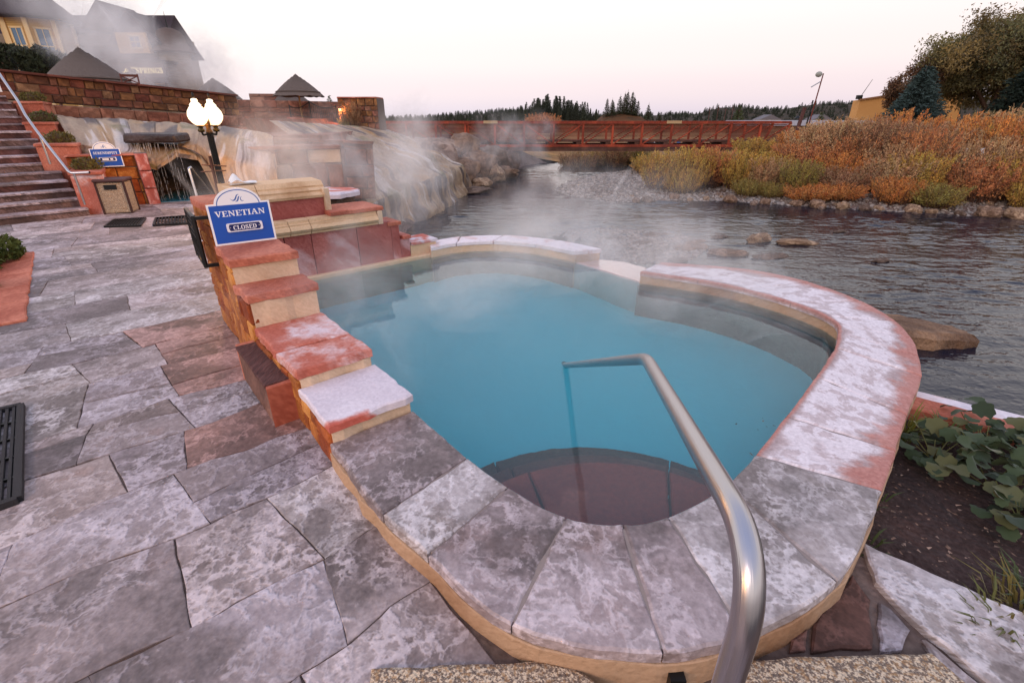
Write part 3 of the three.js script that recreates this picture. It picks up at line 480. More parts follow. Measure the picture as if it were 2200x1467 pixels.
// black iron gate, folded back against the wall behind the sign
{
  const g = thing('iron_gate', 'black iron gate leaf standing edge-on beside the blue sign', 'gate');
  const A = [-2.10, -3.24], dir = [-.60, -.80], P = (t, y, o = 0) => [A[0] + dir[0] * t + .8 * o * -1, y, A[1] + dir[1] * t + .6 * o];
  part(g, 'frame', mergeGeometries([beam(P(0, .57), P(0, .91), .02, .02), beam(P(.42, .57), P(.42, .91), .02, .02), beam(P(0, .575), P(.42, .575), .02, .02), beam(P(0, .905), P(.42, .905), .02, .02)]), M.black);
  for (let i = 1; i < 9; i++) part(g, 'bar', beam(P(.0, .57 + i * .037, 0), P(.42, .57 + i * .037, 0), .012, .012), M.black);
  for (let i = 1; i < 6; i++) part(g, 'scroll', tube([P(i * .07, .6), P(i * .07 + .02, .7, .01), P(i * .07 - .02, .8, -.01), P(i * .07 + .01, .88)], .006, 6), M.black);
  part(g, 'hinge', beam(P(0, .9), [A[0] + .10, .9, A[1] - .06], .022, .022), M.black);
  part(g, 'hinge', beam(P(0, .58), [A[0] + .10, .58, A[1] - .06], .022, .022), M.black);
}
// ---------------------------------------------------------------- steel handrail
{
  const g = thing('handrail', 'bent stainless steel handrail reaching down into the hot pool', 'handrail', 'steel handrails');
  const pts = [V(.293, -.02, -.408), V(.293, .93, -.408)];
  const curve = new THREE.CurvePath();
  const bend = (a, b, c, r) => { const d1 = a.clone().sub(b).normalize().multiplyScalar(r), d2 = c.clone().sub(b).normalize().multiplyScalar(r); return [b.clone().add(d1), b.clone(), b.clone().add(d2)]; };
  const P0 = V(.293, -.02, -.408), P1 = V(.293, 1.035, -.404), P2 = V(.413, .83, -1.33), P3 = V(.357, .0, -2.88), P4 = P3.clone().add(P3.clone().sub(P2).multiplyScalar(.04));
  const b1 = bend(P0, P1, P2, .14), b2 = bend(P1, P2, P3, .06);
  curve.add(new THREE.LineCurve3(P0, b1[0])); curve.add(new THREE.QuadraticBezierCurve3(...b1)); curve.add(new THREE.LineCurve3(b1[2], b2[0])); curve.add(new THREE.QuadraticBezierCurve3(...b2)); curve.add(new THREE.LineCurve3(b2[2], P4));
  part(g, 'rail', new THREE.TubeGeometry(curve, 260, .019, 20), M.steel);
  const fl = new THREE.CylinderGeometry(.055, .06, .012, 24); fl.translate(.293, .012, -.408); part(g, 'flange', fl, M.steel);
  const br = boxAt(.045, .05, .05, .475, .02, -.875); part(g, 'bracket', br, M.black);
}
// ---------------------------------------------------------------- lamps
const glow = new THREE.MeshStandardMaterial({ color: 0xfff2dc, emissive: 0xffe0b0, emissiveIntensity: 1.25, roughness: .4 });
function makeLamp(label, power) {
  const L = thing('street_lamp', label, 'street lamp', 'twin globe lamps');
  const fl = []; for (let i = 0; i < 12; i++) { const a = i / 12 * Math.PI * 2, r = new THREE.CylinderGeometry(.012, .015, 1.5, 6); r.translate(Math.cos(a) * .045, .55, Math.sin(a) * .045); fl.push(r); }
  const core = new THREE.CylinderGeometry(.045, .055, 1.5, 16); core.translate(0, .55, 0);
  part(L, 'post', mergeGeometries([core, ...fl]), M.black);
  const cap = new THREE.LatheGeometry([[.001, 1.62], [.03, 1.6], [.045, 1.5], [.05, 1.42], [.035, 1.38], [.055, 1.33], [.06, 1.3], [.05, 1.28]].map(([x, y]) => new THREE.Vector2(x, y)), 16); part(L, 'finial_cap', cap, mat({ color: 0x3a2a16, metalness: .5, roughness: .4 }));
  for (const s of [-1, 1]) {
    part(L, 'arm', tube([[0, 1.36, 0], [s * .08, 1.28, 0], [s * .15, 1.27, 0], [s * .17, 1.33, 0], [s * .17, 1.38, 0]], .018, 8), M.black);
    const cup = new THREE.LatheGeometry([[.001, 1.31], [.05, 1.32], [.06, 1.35], [.035, 1.385], [.04, 1.40], [.085, 1.425], [.08, 1.43]].map(([x, y]) => new THREE.Vector2(x, y)), 18); cup.translate(s * .17, 0, 0); part(L, 'globe_cup', cup, mat({ color: 0x4a3a14, metalness: .6, roughness: .4 }));
    const gl = new THREE.LatheGeometry([[.06, 1.43], [.11, 1.47], [.15, 1.53], [.165, 1.59], [.15, 1.66], [.11, 1.72], [.085, 1.75], [.095, 1.76], [.07, 1.79], [.045, 1.82], [.055, 1.83], [.045, 1.86], [.001, 1.87]].map(([x, y]) => new THREE.Vector2(x, y)), 24); gl.translate(s * .17, 0, 0); part(L, 'lamp_globe', gl, glow);
    const fn = new THREE.LatheGeometry([[.001, 1.865], [.018, 1.87], [.01, 1.885], [.022, 1.91], [.016, 1.945], [.001, 1.965]].map(([x, y]) => new THREE.Vector2(x, y)), 12); fn.translate(s * .17, 0, 0); part(L, 'finial', fn, M.black);
    const li = new THREE.PointLight(0xffb566, power, 0, 2); li.position.set(s * .17, 1.6, 0); li.castShadow = true; li.shadow.radius = 6; L.add(li);
  }
  return L;
}
{
  const a = makeLamp('lit twin globe lamp on black fluted post beside the waterfall', 4.2); a.position.set(-4.70, .20, -8.2); a.scale.setScalar(.84); a.rotation.y = 1.3;
  const b = makeLamp('lit twin globe lamp on black fluted post beside the near paving', 3); b.position.set(-2.2, .0, 1.2); b.rotation.y = .6;
}
// rusty marker cross beside the lamp
{
  const g = thing('iron_cross_post', 'rusty iron post with two thin cross bars by the lamp', 'post');
  part(g, 'upright', rod([-4.45, -.4, -7.6], [-4.434, 1.0, -7.6], .022, .022, 8), M.rustDark);
  part(g, 'cross_bar', rod([-4.62, .87, -7.66], [-4.2, .86, -7.55], .009), M.rustDark); part(g, 'cross_bar', rod([-4.66, .77, -7.66], [-4.22, .80, -7.55], .009), M.rustDark);
}
// ---------------------------------------------------------------- stairs and stepped planters
const cl = [-.76, -.65], nd = [.65, -.76];
{
  const st = thing('stone_stairs', 'broad worn stone stairs with white crusted treads climbing to the terrace', 'stairs');
  const f = mul(21), R0 = [-7.165, -8.37];
  const mt = [mat({ color: 0xfff4f6, map: T.flag, bumpMap: T.flagH, bumpScale: .02 }), mat({ color: 0xe6dade, map: T.flag, bumpMap: T.flagH, bumpScale: .02 })], mr = [mat({ color: 0xb49a94, map: T.flag, bumpMap: T.flagH, bumpScale: .02 }), mat({ color: 0xa07068, map: T.flag, bumpMap: T.flagH, bumpScale: .02 })];
  for (let i = 0; i < 15; i++) {
    const h = .128, y = i * h, o = (k, w, b) => [R0[0] + cl[0] * (.3 * i + b) + nd[0] * w, R0[1] + cl[1] * (.3 * i + b) + nd[1] * w];
    for (let k = 0; k < 3; k++) { const w0 = -3.4 + k * 1.14, w1 = w0 + 1.13; part(st, 'riser', slab([o(0, w0, 0), o(0, w1, 0), o(0, w1, .34), o(0, w0, .34)], i ? y - .2 : -.02, y + h - .035, { bev: .003, jit: .008, uvs: U, uo: f(), vo: f(), f }), pick(mr, f)); part(st, 'tread', slab([o(0, w0, -.03), o(0, w1, -.03), o(0, w1, .33), o(0, w0, .33)], y + h - .033, y + h + rr(-.004, .004, f), { bev: .008, jit: .014, uvs: U, uo: f(), vo: f(), f }), pick(mt, f)); }
  }
  part(st, 'stair_core', slab([[R0[0] + cl[0] * .5, R0[1] + cl[1] * .5], [R0[0] - 3 * nd[0] + cl[0] * .5, R0[1] - 3 * nd[1] + cl[1] * .5], [R0[0] - 3 * nd[0] + cl[0] * 6, R0[1] - 3 * nd[1] + cl[1] * 6], [R0[0] + cl[0] * 6, R0[1] + cl[1] * 6]], -.5, .05, { jit: 0, bev: 0 }), M.mortar);
  const bl = [[-7.33, -6.871, -8.45, .688, 0], [-8.40, -7.74, -9.2, 1.09, 0], [-9.28, -8.78, -10.1, 1.434, .3], [-10.21, -9.74, -11.1, 1.819, .7], [-11.14, -10.66, -12.2, 2.267, 1.1]];
  const planter = thing('stepped_planter', 'stair side planter of orange sandstone blocks in five steps', 'planter');
  bl.forEach(([x0, x1, z, y1, y0], k) => {
    const bk = -1.25, q = [[x0, z], [x1, z - .1], [x1 - .75, z - 1.15], [x0 - .75, z - 1.0]];
    part(planter, 'planter_block', slab(q, y0 - .1, y1 - .045, { bev: .012, jit: .012, uvs: .8, uo: f(), vo: f(), f }), k ? M.sand : M.sandCrust);
    part(planter, 'cap_stone', slab([[x0 - .015, z + .02], [x1 + .02, z - .08], [x1 - .7, z - 1.15], [x0 - .75, z - 1.0]], y1 - .045, y1, { bev: .012, jit: .012, uvs: .8, uo: f(), vo: f(), f }), M.sand);
  });
  for (const [k, lab] of [[0, 'low sedum clump on the lowest stair planter'], [1, 'rounded green plant clump on the second stair planter'], [2, 'mossy plant clump beside a boulder on the third stair planter'], [3, 'dark plant clump on the fourth stair planter']]) {
    const [x0, x1, z, y1] = bl[k]; const p = thing('planter_plant', lab, 'plant', 'plants on the stair planters');
    part(p, 'foliage', leafBall(400, .05, mul(60 + k), (x0 + x1) / 2 - .28, y1 + .07, z - .5, .24, .12, .2), pick([mat({ color: 0x4a4a20, roughness: 1 }), mat({ color: 0x5c5426, roughness: 1 })]));
    const r = rockGeo(k + 40, [.2, .13, .16], .3, 2); r.translate((x0 + x1) / 2 - .42, y1 + .06, z - .6); part(p, 'moss_stone', r, mat({ color: 0x8a7a58, map: T.stone, bumpMap: T.noiseH, bumpScale: .04 }));
  }
  // steel rail along the planters
  const sr = thing('stair_handrail', 'bent steel handrail beside the stone stairs', 'handrail', 'steel handrails');
  part(sr, 'rail', tube([[-6.86, .70, -8.30], [-7.12, .69, -8.28], [-7.2, .72, -8.3], [-7.75, 1.30, -8.62], [-8.05, 1.55, -8.85], [-8.2, 1.75, -8.98], [-8.55, 2.2, -9.2]], .02, 8, 80), M.steel);
  for (const [x, z, y] of [[-7.12, -8.30, .69], [-7.75, -8.64, 1.30]]) part(sr, 'rail_post', rod([x, y - .5, z], [x, y, z], .016), M.steel);
}
function leafBall(n, s, f, cx, cy, cz, rx, ry, rz) {
  const pos = [], a = V(), b = V(), c = V();
  for (let i = 0; i < n; i++) {
    const u = V(f() * 2 - 1, f() * 2 - 1, f() * 2 - 1); if (u.lengthSq() > 1) { i--; continue; }
    const r = .55 + .45 * u.length(); u.normalize().multiplyScalar(r * (1 + .25 * n3(u.x * 2 + cx, u.y * 2, u.z * 2 + cz)));
    const p = V(cx + u.x * rx, cy + u.y * ry, cz + u.z * rz), d = V(f() - .5, f() - .3, f() - .5).normalize().multiplyScalar(s * rr(.6, 1.3, f)), e = V(f() - .5, f() - .5, f() - .5).cross(d).normalize().multiplyScalar(s * .35);
    a.copy(p).sub(e); b.copy(p).add(e); c.copy(p).add(d); pos.push(...a, ...b, ...c);
  }
  const g = new THREE.BufferGeometry(); g.setAttribute('position', new THREE.Float32BufferAttribute(pos, 3)); g.computeVertexNormals(); return g;
}
// ---------------------------------------------------------------- walls of single stones
const unitStones = [0, 1, 2, 3, 4].map((k) => boxUV(chamferBox(1, 1, 1, .05, .025, mul(300 + k)), .45, k * .21, k * .37));
function stoneWall(name, label, P, Q, y0, h, slope, opt = {}) {
  const { rows = [.14, .24], cols = [.18, .5], depth = .25, mats = M.ashlar, seed = 1, gap = .012, cap, capM = M.sand } = opt;
  const f = mul(seed), L = Math.hypot(Q[0] - P[0], Q[1] - P[1]), g = thing(name, label, 'wall', null, [P[0], y0, P[1]], Math.atan2(-(Q[1] - P[1]), Q[0] - P[0]));
  g.rotation.order = 'YXZ'; g.rotation.z = Math.atan2(slope, L);
  const core = new THREE.BoxGeometry(L, h, depth); core.translate(L / 2, h / 2, -.03); part(g, 'mortar_core', core, M.mortar);
  for (let y = 0; y < h - .02;) { let rh = Math.min(rr(...rows, f), h - y); if (h - y - rh < .06) rh = h - y; for (let x = 0; x < L - .005;) { let w = Math.min(rr(...cols, f), L - x); if (L - x - w < .08) w = L - x; const o = part(g, 'wall_stone', pick(unitStones, f), pick(mats, f)); o.position.set(x + w / 2, y + rh / 2, rr(-.012, .015, f)); o.scale.set(w - gap, rh - gap, depth); o.rotation.z = rr(-.015, .015, f); x += w; } y += rh; }
  if (cap) { const N = Math.round(L / .9); for (let i = 0; i < N; i++) { const o = part(g, 'cap_stone', pick(unitStones, f), capM); o.position.set((i + .5) * L / N, h + cap / 2, .02); o.scale.set(L / N - .01, cap, depth + .12); } }
  return g;
}
stoneWall('terrace_wall', 'long terrace parapet of brown and ochre ashlar stones below the thatched parasol', [-11.6, -10.9], [-8.5, -16.5], 1.93, .53, -.36, { rows: [.1, .2], cols: [.12, .42], seed: 31, cap: .05, depth: .35, capM: M.ashlar[2] });
stoneWall('lower_terrace_wall', 'low retaining wall of pinkish blocks above the waterfall crust', [-11.3, -11.1], [-8.2, -16.2], 1.42, .44, -.34, { rows: [.14, .26], cols: [.2, .6], seed: 32, mats: M.pinkStone, depth: .3 });
stoneWall('ochre_wall', 'ochre stone wall carrying the small blue sign', [-7.95, -9.25], [-7.0, -9.75], -.05, .93, -.0, { rows: [.2, .34], cols: [.2, .4], seed: 33, mats: M.ochre, depth: .3, cap: .03 });
stoneWall('red_jamb', 'dark red stone pier at the mouth of the waterfall cave', [-7.02, -9.62], [-6.86, -9.74], -.05, .96, 0, { rows: [.25, .4], cols: [.3, .4], seed: 34, mats: [M.redWall], depth: .3 });
stoneWall('mid_terrace_wall', 'middle retaining wall of tan blocks wrapped in steam', [-8.2, -13.2], [-4.3, -15.6], -.5, 1.55, -.25, { rows: [.3, .5], cols: [.5, 1.1], seed: 35, mats: M.pinkStone, depth: .5, cap: .08, capM: M.pinkStone[1] });
stoneWall('front_block_wall', 'short wall of big tan sandstone blocks at the foot of the steaming terrace', [-5.9, -11.4], [-4.0, -12.1], -.8, 1.68, 0, { rows: [.5, .7], cols: [.6, 1.0], seed: 36, mats: [...M.pinkStone, M.lime], depth: .8, cap: .07, capM: M.pinkStone[1] });
stoneWall('upper_terrace_wall', 'low pink sandstone wall running back along the upper terrace', [-13.2, -24.5], [-7.2, -25.5], 1.5, .78, -.1, { rows: [.2, .35], cols: [.4, .9], seed: 37, mats: M.pinkStone, depth: .4 });
stoneWall('terrace_block_wall', 'stepped pink sandstone wall block behind the railing', [-13.0, -27], [-10.6, -27.4], 1.5, 1.1, 0, { rows: [.25, .4], cols: [.4, .8], seed: 38, mats: M.pinkStone, depth: .5 });
stoneWall('end_wall', 'square end wall of warm sandstone where the footbridge begins', [-7.3, -23.2], [-5.65, -23.2], .9, 1.36, 0, { rows: [.16, .3], cols: [.2, .5], seed: 39, mats: [...M.ashlar.slice(0, 2), ...M.pinkStone], depth: 1.2, cap: .05 });
// ---------------------------------------------------------------- rubbish bin
{
  const b = thing('rubbish_bin', 'square rubbish bin with tan aggregate panels and dark lid before the ochre wall', 'bin', null, [-6.86, 0, -8.72], .33);
  part(b, 'body', boxUV(chamferBox(.40, .50, .36, .012), 2).translate(0, .26, 0), M.aggr);
  part(b, 'frame', mergeGeometries([[-.2, -.18], [.2, -.18], [-.2, .18], [.2, .18]].map(([x, z]) => boxAt(.03, .52, .03, x, .26, z))), mat({ color: 0x3c2420 }));
  part(b, 'lid', boxUV(chamferBox(.46, .05, .42, .015), 2).translate(0, .545, 0), mat({ color: 0x4a2e2c, roughness: .6 }));
  part(b, 'opening', boxAt(.18, .075, .02, 0, .44, .183), M.black);
}
// ---------------------------------------------------------------- travertine crust and the cave with its waterfall
{
  const K = [[0, -10.75, 1.50, -12.4, -8.2, 1.06, -9.75, 0], [.18, -9.9, 1.46, -12.6, -7.6, .98, -9.9, 0], [.30, -9.2, 1.42, -12.8, -7.2, .88, -9.95, 0], [.42, -8.6, 1.36, -12.9, -6.85, .78, -10.0, 0], [.52, -8.1, 1.32, -13, -6.62, .98, -10.35, 0], [.64, -7.5, 1.28, -13.1, -6.25, 1.02, -10.4, .1], [.72, -7.1, 1.24, -13.2, -5.95, .86, -10.25, 1], [.85, -6.6, 1.18, -13.2, -5.5, .72, -10.3, 1], [1, -6.0, 1.05, -13.2, -4.9, .5, -10.7, 1]];
  const kf = (s, c) => { let i = 0; while (i < K.length - 2 && K[i + 1][0] < s) i++; const t = sstep(0, 1, (s - K[i][0]) / (K[i + 1][0] - K[i][0])); return lerp(K[i][c], K[i + 1][c], t); };
  const g = gridSurf(150, 110, (s, t) => {
    const tx = kf(s, 1), ty = kf(s, 2), tz = kf(s, 3), lx = kf(s, 4), ly = kf(s, 5), lz = kf(s, 6), dr = kf(s, 7);
    const drop = lerp(.20, ly + .25, dr), cut = .66;
    let x, y, z;
    if (t < cut) { const q = t / cut; x = lerp(tx, lx, q); z = lerp(tz, lz, q); y = lerp(ty, ly, q ** 1.5) + .12 * Math.sin(Math.PI * q); } else { const q = (t - cut) / (1 - cut); x = lx + .12 * q * dr; z = lz + (.26 * Math.sin(q * 1.5) - .12 * q) * lerp(.6, 1, dr); y = ly - drop * q ** 1.35; }
    const fold = (.5 - Math.abs(fb3(s * 22 + .6 * t, t * 1.2, 1, 4))) * .09 + .10 * fb3(s * 7, t * 2, 4, 4);
    return [x + fold * .2, y + fold * (t < cut ? 1 : .4), z + fold * (t < cut ? .2 : 1.2)];
  }, (u, v) => [u * 1.6, v * 1.1]);
  solo('travertine_crust', g, M.trav, 'pale streaked travertine crust sloping over the cave mouth', 'rock');
  const back = gridSurf(44, 40, (u, v) => { const a = Math.PI * u, k = v < .75 ? 1 : Math.sqrt(Math.max(0, 1 - ((v - .75) / .25) ** 2)), n = .16 * fb3(u * 7, v * 6, 3, 4); return [-6.85 - .35 * v + (1.05 + n) * Math.cos(a) * k, -.15 + (1.18 + n) * Math.sin(a) ** .7 * k, -10.12 - 2.0 * v + .3 * n]; }, (u, v) => [u * 3, v * 2]);
  solo('cave_rock', back, M.darkRock, 'dark wet rock face inside the waterfall cave', 'rock');
  solo('cave_lintel', boxUV(chamferBox(1.0, .15, .5, .03, .02, mul(4)), 1).translate(-6.92, 1.15, -10.25), mat({ color: 0x4a3c3c, map: T.stone, bumpMap: T.noiseH, bumpScale: .03, roughness: .5 }), 'dark flat stone slab at the lip of the waterfall', 'stone');
  const dr = []; const f = mul(77); for (let i = 0; i < 30; i++) { const x = -7.36 + f() * .9, z = -10.03 - f() * .1; let y = 1.07; while (y > .0) { const l = rr(.05, .3, f); dr.push(rod([x + rr(-.008, .008, f), y, z], [x + rr(-.008, .008, f), y - l, z + .01], rr(.001, .0028, f), rr(.001, .002, f), 4)); y -= l + rr(.02, .2, f); } }
  solo('falling_water', mergeGeometries(dr), phys({ color: 0xf4f4f8, roughness: .15, transmission: .4 }), 'thin strands of water falling before the cave', 'water', null, 'stuff');
  solo('cave_pool_water', slab([[-7.1, -9.66], [-6.2, -10.1], [-5.0, -10.9], [-5.2, -11.6], [-7.6, -11.4]], -.3, .012, { jit: 0, bev: 0 }), phys({ color: 0x2c7a94, roughness: .08, bumpMap: T.noiseH, bumpScale: .02 }), 'small turquoise pool under the waterfall', 'water', null, 'structure');
  const hr = thing('cave_handrail', 'slanting steel handrail at the edge of the waterfall pool', 'handrail', 'steel handrails');
  part(hr, 'rail', tube([[-5.60, .72, -8.95], [-5.58, .70, -8.85], [-5.50, .19, -8.75], [-5.47, .0, -8.72]], .022, 8, 40), M.steel); part(hr, 'rail_post', rod([-5.60, .72, -8.95], [-5.2, .02, -8.95], .018), M.black);
}
{
  const f = (s, t) => {
    const T0 = [lerp(-7.6, -6.8, clamp(s * 2, 0, 1)) + .9 * clamp(s * 2 - 1, 0, 1), lerp(1.42, 1.10, s), lerp(-16.6, -24, s)];
    const Mi = [lerp(lerp(-5.7, -4.4, clamp(s * 2, 0, 1)), -4.0, clamp(s * 2 - 1, 0, 1)), lerp(-.25, .0, s) + .35 * Math.sin(s * 3.1), lerp(-15.8, -25, s)];
    const Bo = [lerp(lerp(-4.5, -3.1, clamp(s * 2, 0, 1)), -2.6, clamp(s * 2 - 1, 0, 1)), -2.3, lerp(-15.2, -26.5, s)];
    const q = t < .55 ? t / .55 : (t - .55) / .45, a = t < .55 ? T0 : Mi, b = t < .55 ? Mi : Bo;
    let p = a.map((v, c) => lerp(v, b[c], q));
    if (t < .55) p[1] += .22 * Math.sin(Math.PI * q) * (.6 + fb3(s * 6, 2)); else { const bul = Math.sin(Math.PI * q * .9) * .55; p[0] += bul; p[1] += .25 * Math.sin(Math.PI * q); }
    const rid = (.5 - Math.abs(fb3(s * 26 + 1.2 * t, t * 1.4, 2, 4))) * lerp(.12, .5, sstep(.3, .9, t)), lump = (.75 * fb3(s * 8, t * 2.6, 6, 6) + .10 * Math.sin(t * 34 + 5 * fb3(s * 9, t * 3, 2, 3)) * sstep(.45, .7, t)) * sstep(0, .4, t);
    return [p[0] + (rid + lump) * .8, p[1] + (rid + lump) * .45, p[2] + (rid + lump) * .25];
  };
  solo('travertine_fall', gridSurf(220, 150, f, (u, v) => [u * 2.4, v * 1.3]), M.trav, 'great draped travertine fall streaked cream, white and grey above the river', 'rock');
  const top = gridSurf(10, 10, (u, v) => [lerp(-7.6, -5.9, v) - 3.5 * u, lerp(1.43, 1.12, v) + .0, lerp(-16.6, -24, v)]);
  solo('terrace_ground', mergeGeometries([slab([[-40, -11.5], [-11.9, -11.2], [-8.6, -16.8], [-8.2, -22], [-7.6, -24], [-14, -34], [-60, -70]], .5, 1.48, { jit: 0, bev: 0 }), slab([[-11.2, -12.8], [-7.4, -13.6], [-5.6, -16.0], [-6.2, -21.8], [-6.0, -24.5], [-9, -24.5]], -1, 1.05, { jit: 0, bev: 0 })]), M.pinkStone[1], null, null, null, 'structure');
}
// ---------------------------------------------------------------- land, river, gravel bar
const RY = -1.95;
const river = [[3.4, -3.0], [2.2, -5.2], [-1.0, -6.6], [-2.2, -7.2], [-3.2, -10], [-3.7, -13.5], [-3.6, -16], [-3.5, -18.6], [-3.3, -21.8], [-2.4, -24.8], [-.8, -31.0], [.1, -37.6], [1.1, -41.5], [4.6, -46.2], [12, -58], [26, -74], [60, -95], [62, -88], [34, -70], [17, -56], [12, -46], [8.5, -37.3], [5.95, -34.4], [3.6, -30.4], [2.45, -26.5], [3.0, -24.6], [4.6, -22.6], [7.3, -23.1], [9.8, -22.9], [12.2, -21.8], [16, -20.1], [19.5, -18.8], [30, -15], [60, -4], [90, 10], [60, 14], [20, 4], [5.2, -.2]];
function sdRiver(x, z) {   // > 0 on land
  let d = 1e9, ins = false;
  for (let i = 0, j = river.length - 1; i < river.length; j = i++) {
    const [ax, az] = river[i], [bx, bz] = river[j], ex = bx - ax, ez = bz - az, t = clamp(((x - ax) * ex + (z - az) * ez) / (ex * ex + ez * ez), 0, 1), qx = x - ax - ex * t, qz = z - az - ez * t; d = Math.min(d, qx * qx + qz * qz);
    if ((az > z) !== (bz > z) && x < (bx - ax) * (z - az) / (bz - az) + ax) ins = !ins;
  }
  return ins ? -Math.sqrt(d) : Math.sqrt(d);
}
function landY(x, z) {
  const d = sdRiver(x, z);
  if (d < 0) return RY + Math.max(-.55, d * .12) - .02;
  const right = x > 2.2 + (-z - 24) * .12 && z < -10 || x > 6;
  let h;
  if (right) { const bar = sstep(14, 9, x) + sstep(-30, -38, z); h = RY + d * lerp(.16, .035, clamp(bar, 0, 1)); const top = z < -40 ? -1.6 : lerp(-.9, .3, sstep(11, 26, x)); h = Math.min(h, top + .01 * d); if (x > 4 && z > -4) h = Math.min(h, -.06); }
  else h = z > -14 ? (z < -6 ? RY + Math.min(d * 1.4, 1.5) : RY + Math.min(d * .4, .5)) : RY + Math.min(d * .55, 2.2);
  return h + .06 * fb3(x * .5, z * .5, 0, 3) * sstep(0, 2, d);
}
{
  const grid = (x0, x1, z0, z1, nx, nz, m, name) => solo(name, gridSurf(nx, nz, (u, v) => { const x = lerp(x0, x1, u), z = lerp(z0, z1, v); return [x, landY(x, z), z]; }, (u, v, p) => [p[0] * .5, p[2] * .5]), m, null, null, null, 'structure');
  grid(-6.5, 14, -6.6, -44, 130, 240, M.gravel, 'river_bank');
  grid(14, 44, -2, -44, 110, 140, M.gravel, 'river_bank');
  // wide ground to the horizon
  const far = gridSurf(90, 90, (u, v) => { const x = lerp(-600, 800, u), z = -44 - 1100 * v ** 2.2; const d = Math.abs(x) + 0; return [x, z > -120 ? Math.max(landY(x, z), RY - .4) : -1.7 + .3 * fb3(x * .01, z * .01, 0, 3), z]; }, (u, v, p) => [p[0] * .2, p[2] * .2]);
  solo('ground', far, M.grass, null, null, null, 'structure');
  solo('field', gridSurf(40, 20, (u, v) => { const x = lerp(44, 300, u), z = lerp(20, -44, v); return [x, .25 + .2 * fb3(x * .1, z * .1), z]; }, (u, v, p) => [p[0] * .2, p[2] * .2]), M.grass, null, null, null, 'structure');
  // river surface: real waves, quieter in the pool above the gravel bar
  const calm = (x, z) => lerp(.3, 1.15, sstep(-.16, .2, fb3(x * .13 + 3, z * .3, 5, 3))) * clamp(1 - sstep(-22.5, -25.5, z) * sstep(-36, -31, z) * sstep(-2.5, 0, x) * .93, .07, 1) * (z < -36 ? .6 : 1) * lerp(.35, 1, sstep(-6.5, -9.5, z)) * lerp(1, .55, sstep(7, 11, x) * sstep(-19, -21, z));
  const rg = (x0, x1, z0, z1, nx, nz) => gridSurf(nx, nz, (u, v) => {
    const x = lerp(x0, x1, u), z = lerp(z0, z1, v), fx = x * .35 - z * .10, a = calm(x, z);
    const w = .050 * fb3(x * .55 + .5 * n3(x * .3, z * .3), z * 1.5, 1, 3) + .05 * (.35 - Math.abs(n3(x * 1.0 + 2, z * 2.6, 3))) * sstep(-.2, .35, n3(x * .22, z * .3, 9)) + .016 * n3(x * 2.4, z * 5.4, 4);
    return [x, RY + w * a * 1.6, z];
  }, (u, v, p) => [p[0] * .22, p[2] * .34]);
  const wm = phys({ color: 0x141828, roughness: .05, ior: 1.33, specularIntensity: 1, bumpMap: T.waterH, bumpScale: .011 });
  solo('river', mergeGeometries([rg(-4.5, 24, -2.2, -23.6, 330, 360), rg(24, 92, 16, -40, 120, 100), rg(-4.5, 70, -48, -100, 120, 60), rg(-4.5, 24, 6, -2.2, 60, 30)]), wm, 'dark rippled river water', 'water', null, 'structure');
  const wq = wm.clone(); wq.bumpScale = .004; solo('calm_river', mergeGeometries([rg(-4.5, 24, -23.6, -37, 200, 130), rg(-4.5, 24, -37, -48, 120, 70)]), wq, 'smooth river reach above the gravel bar', 'water', null, 'structure');
}
// pebbles: countless small stones of the bar and the shallows
{
  const f = mul(500), geo = rockGeo(3, [1, .6, .8], .3, 1), n = 26000, im = new THREE.InstancedMesh(geo, mat({ color: 0xffffff, roughness: .85 }), n), m = new THREE.Matrix4(), q = new THREE.Quaternion(), e = new THREE.Euler(), c = new THREE.Color();
  let k = 0, guard = 0;
  while (k < n && guard++ < 400000) {
    const zone = f(); let x, z, s, ok;
    if (zone < .80) { x = rr(2, 24, f); z = rr(-38, -17, f); const d = sdRiver(x, z); ok = d > -.25 && d < 9 && f() < Math.exp(-Math.max(d, 0) * .28) + .12; s = .025 + .09 * f() ** 3; }
    else { x = rr(1.2, 6.5, f); z = rr(-17, -11.5, f); const t = n3(x * .35, z * .35, 40); ok = ((x - 3.4) / 2.4) ** 2 + ((z + 14.4) / 2.0) ** 2 < 1 + .6 * t && f() < .8; s = .03 + .05 * f() ** 2; }
    if (!ok) continue;
    const y = zone < .8 ? Math.max(landY(x, z), RY - .03) + s * .1 : RY - s * .12;
    e.set(f() * .6, f() * 6.3, f() * .6); m.compose(V(x, y, z), q.setFromEuler(e), V(s * rr(.8, 1.5, f), s * rr(.5, .9, f), s * rr(.7, 1.2, f))); im.setMatrixAt(k, m);
    const g = rr(.07, .30, f), w = rr(0, .06, f); c.setRGB(g * 1.05 + w, g * .92 + w * .4, g * .84); im.setColorAt(k, c); k++;
  }
  im.count = k; im.name = 'pebbles'; tag(im, 'grey and brown river pebbles over the gravel bar and shallows', 'gravel', null, 'stuff'); im.castShadow = im.receiveShadow = true; scene.add(im);
}
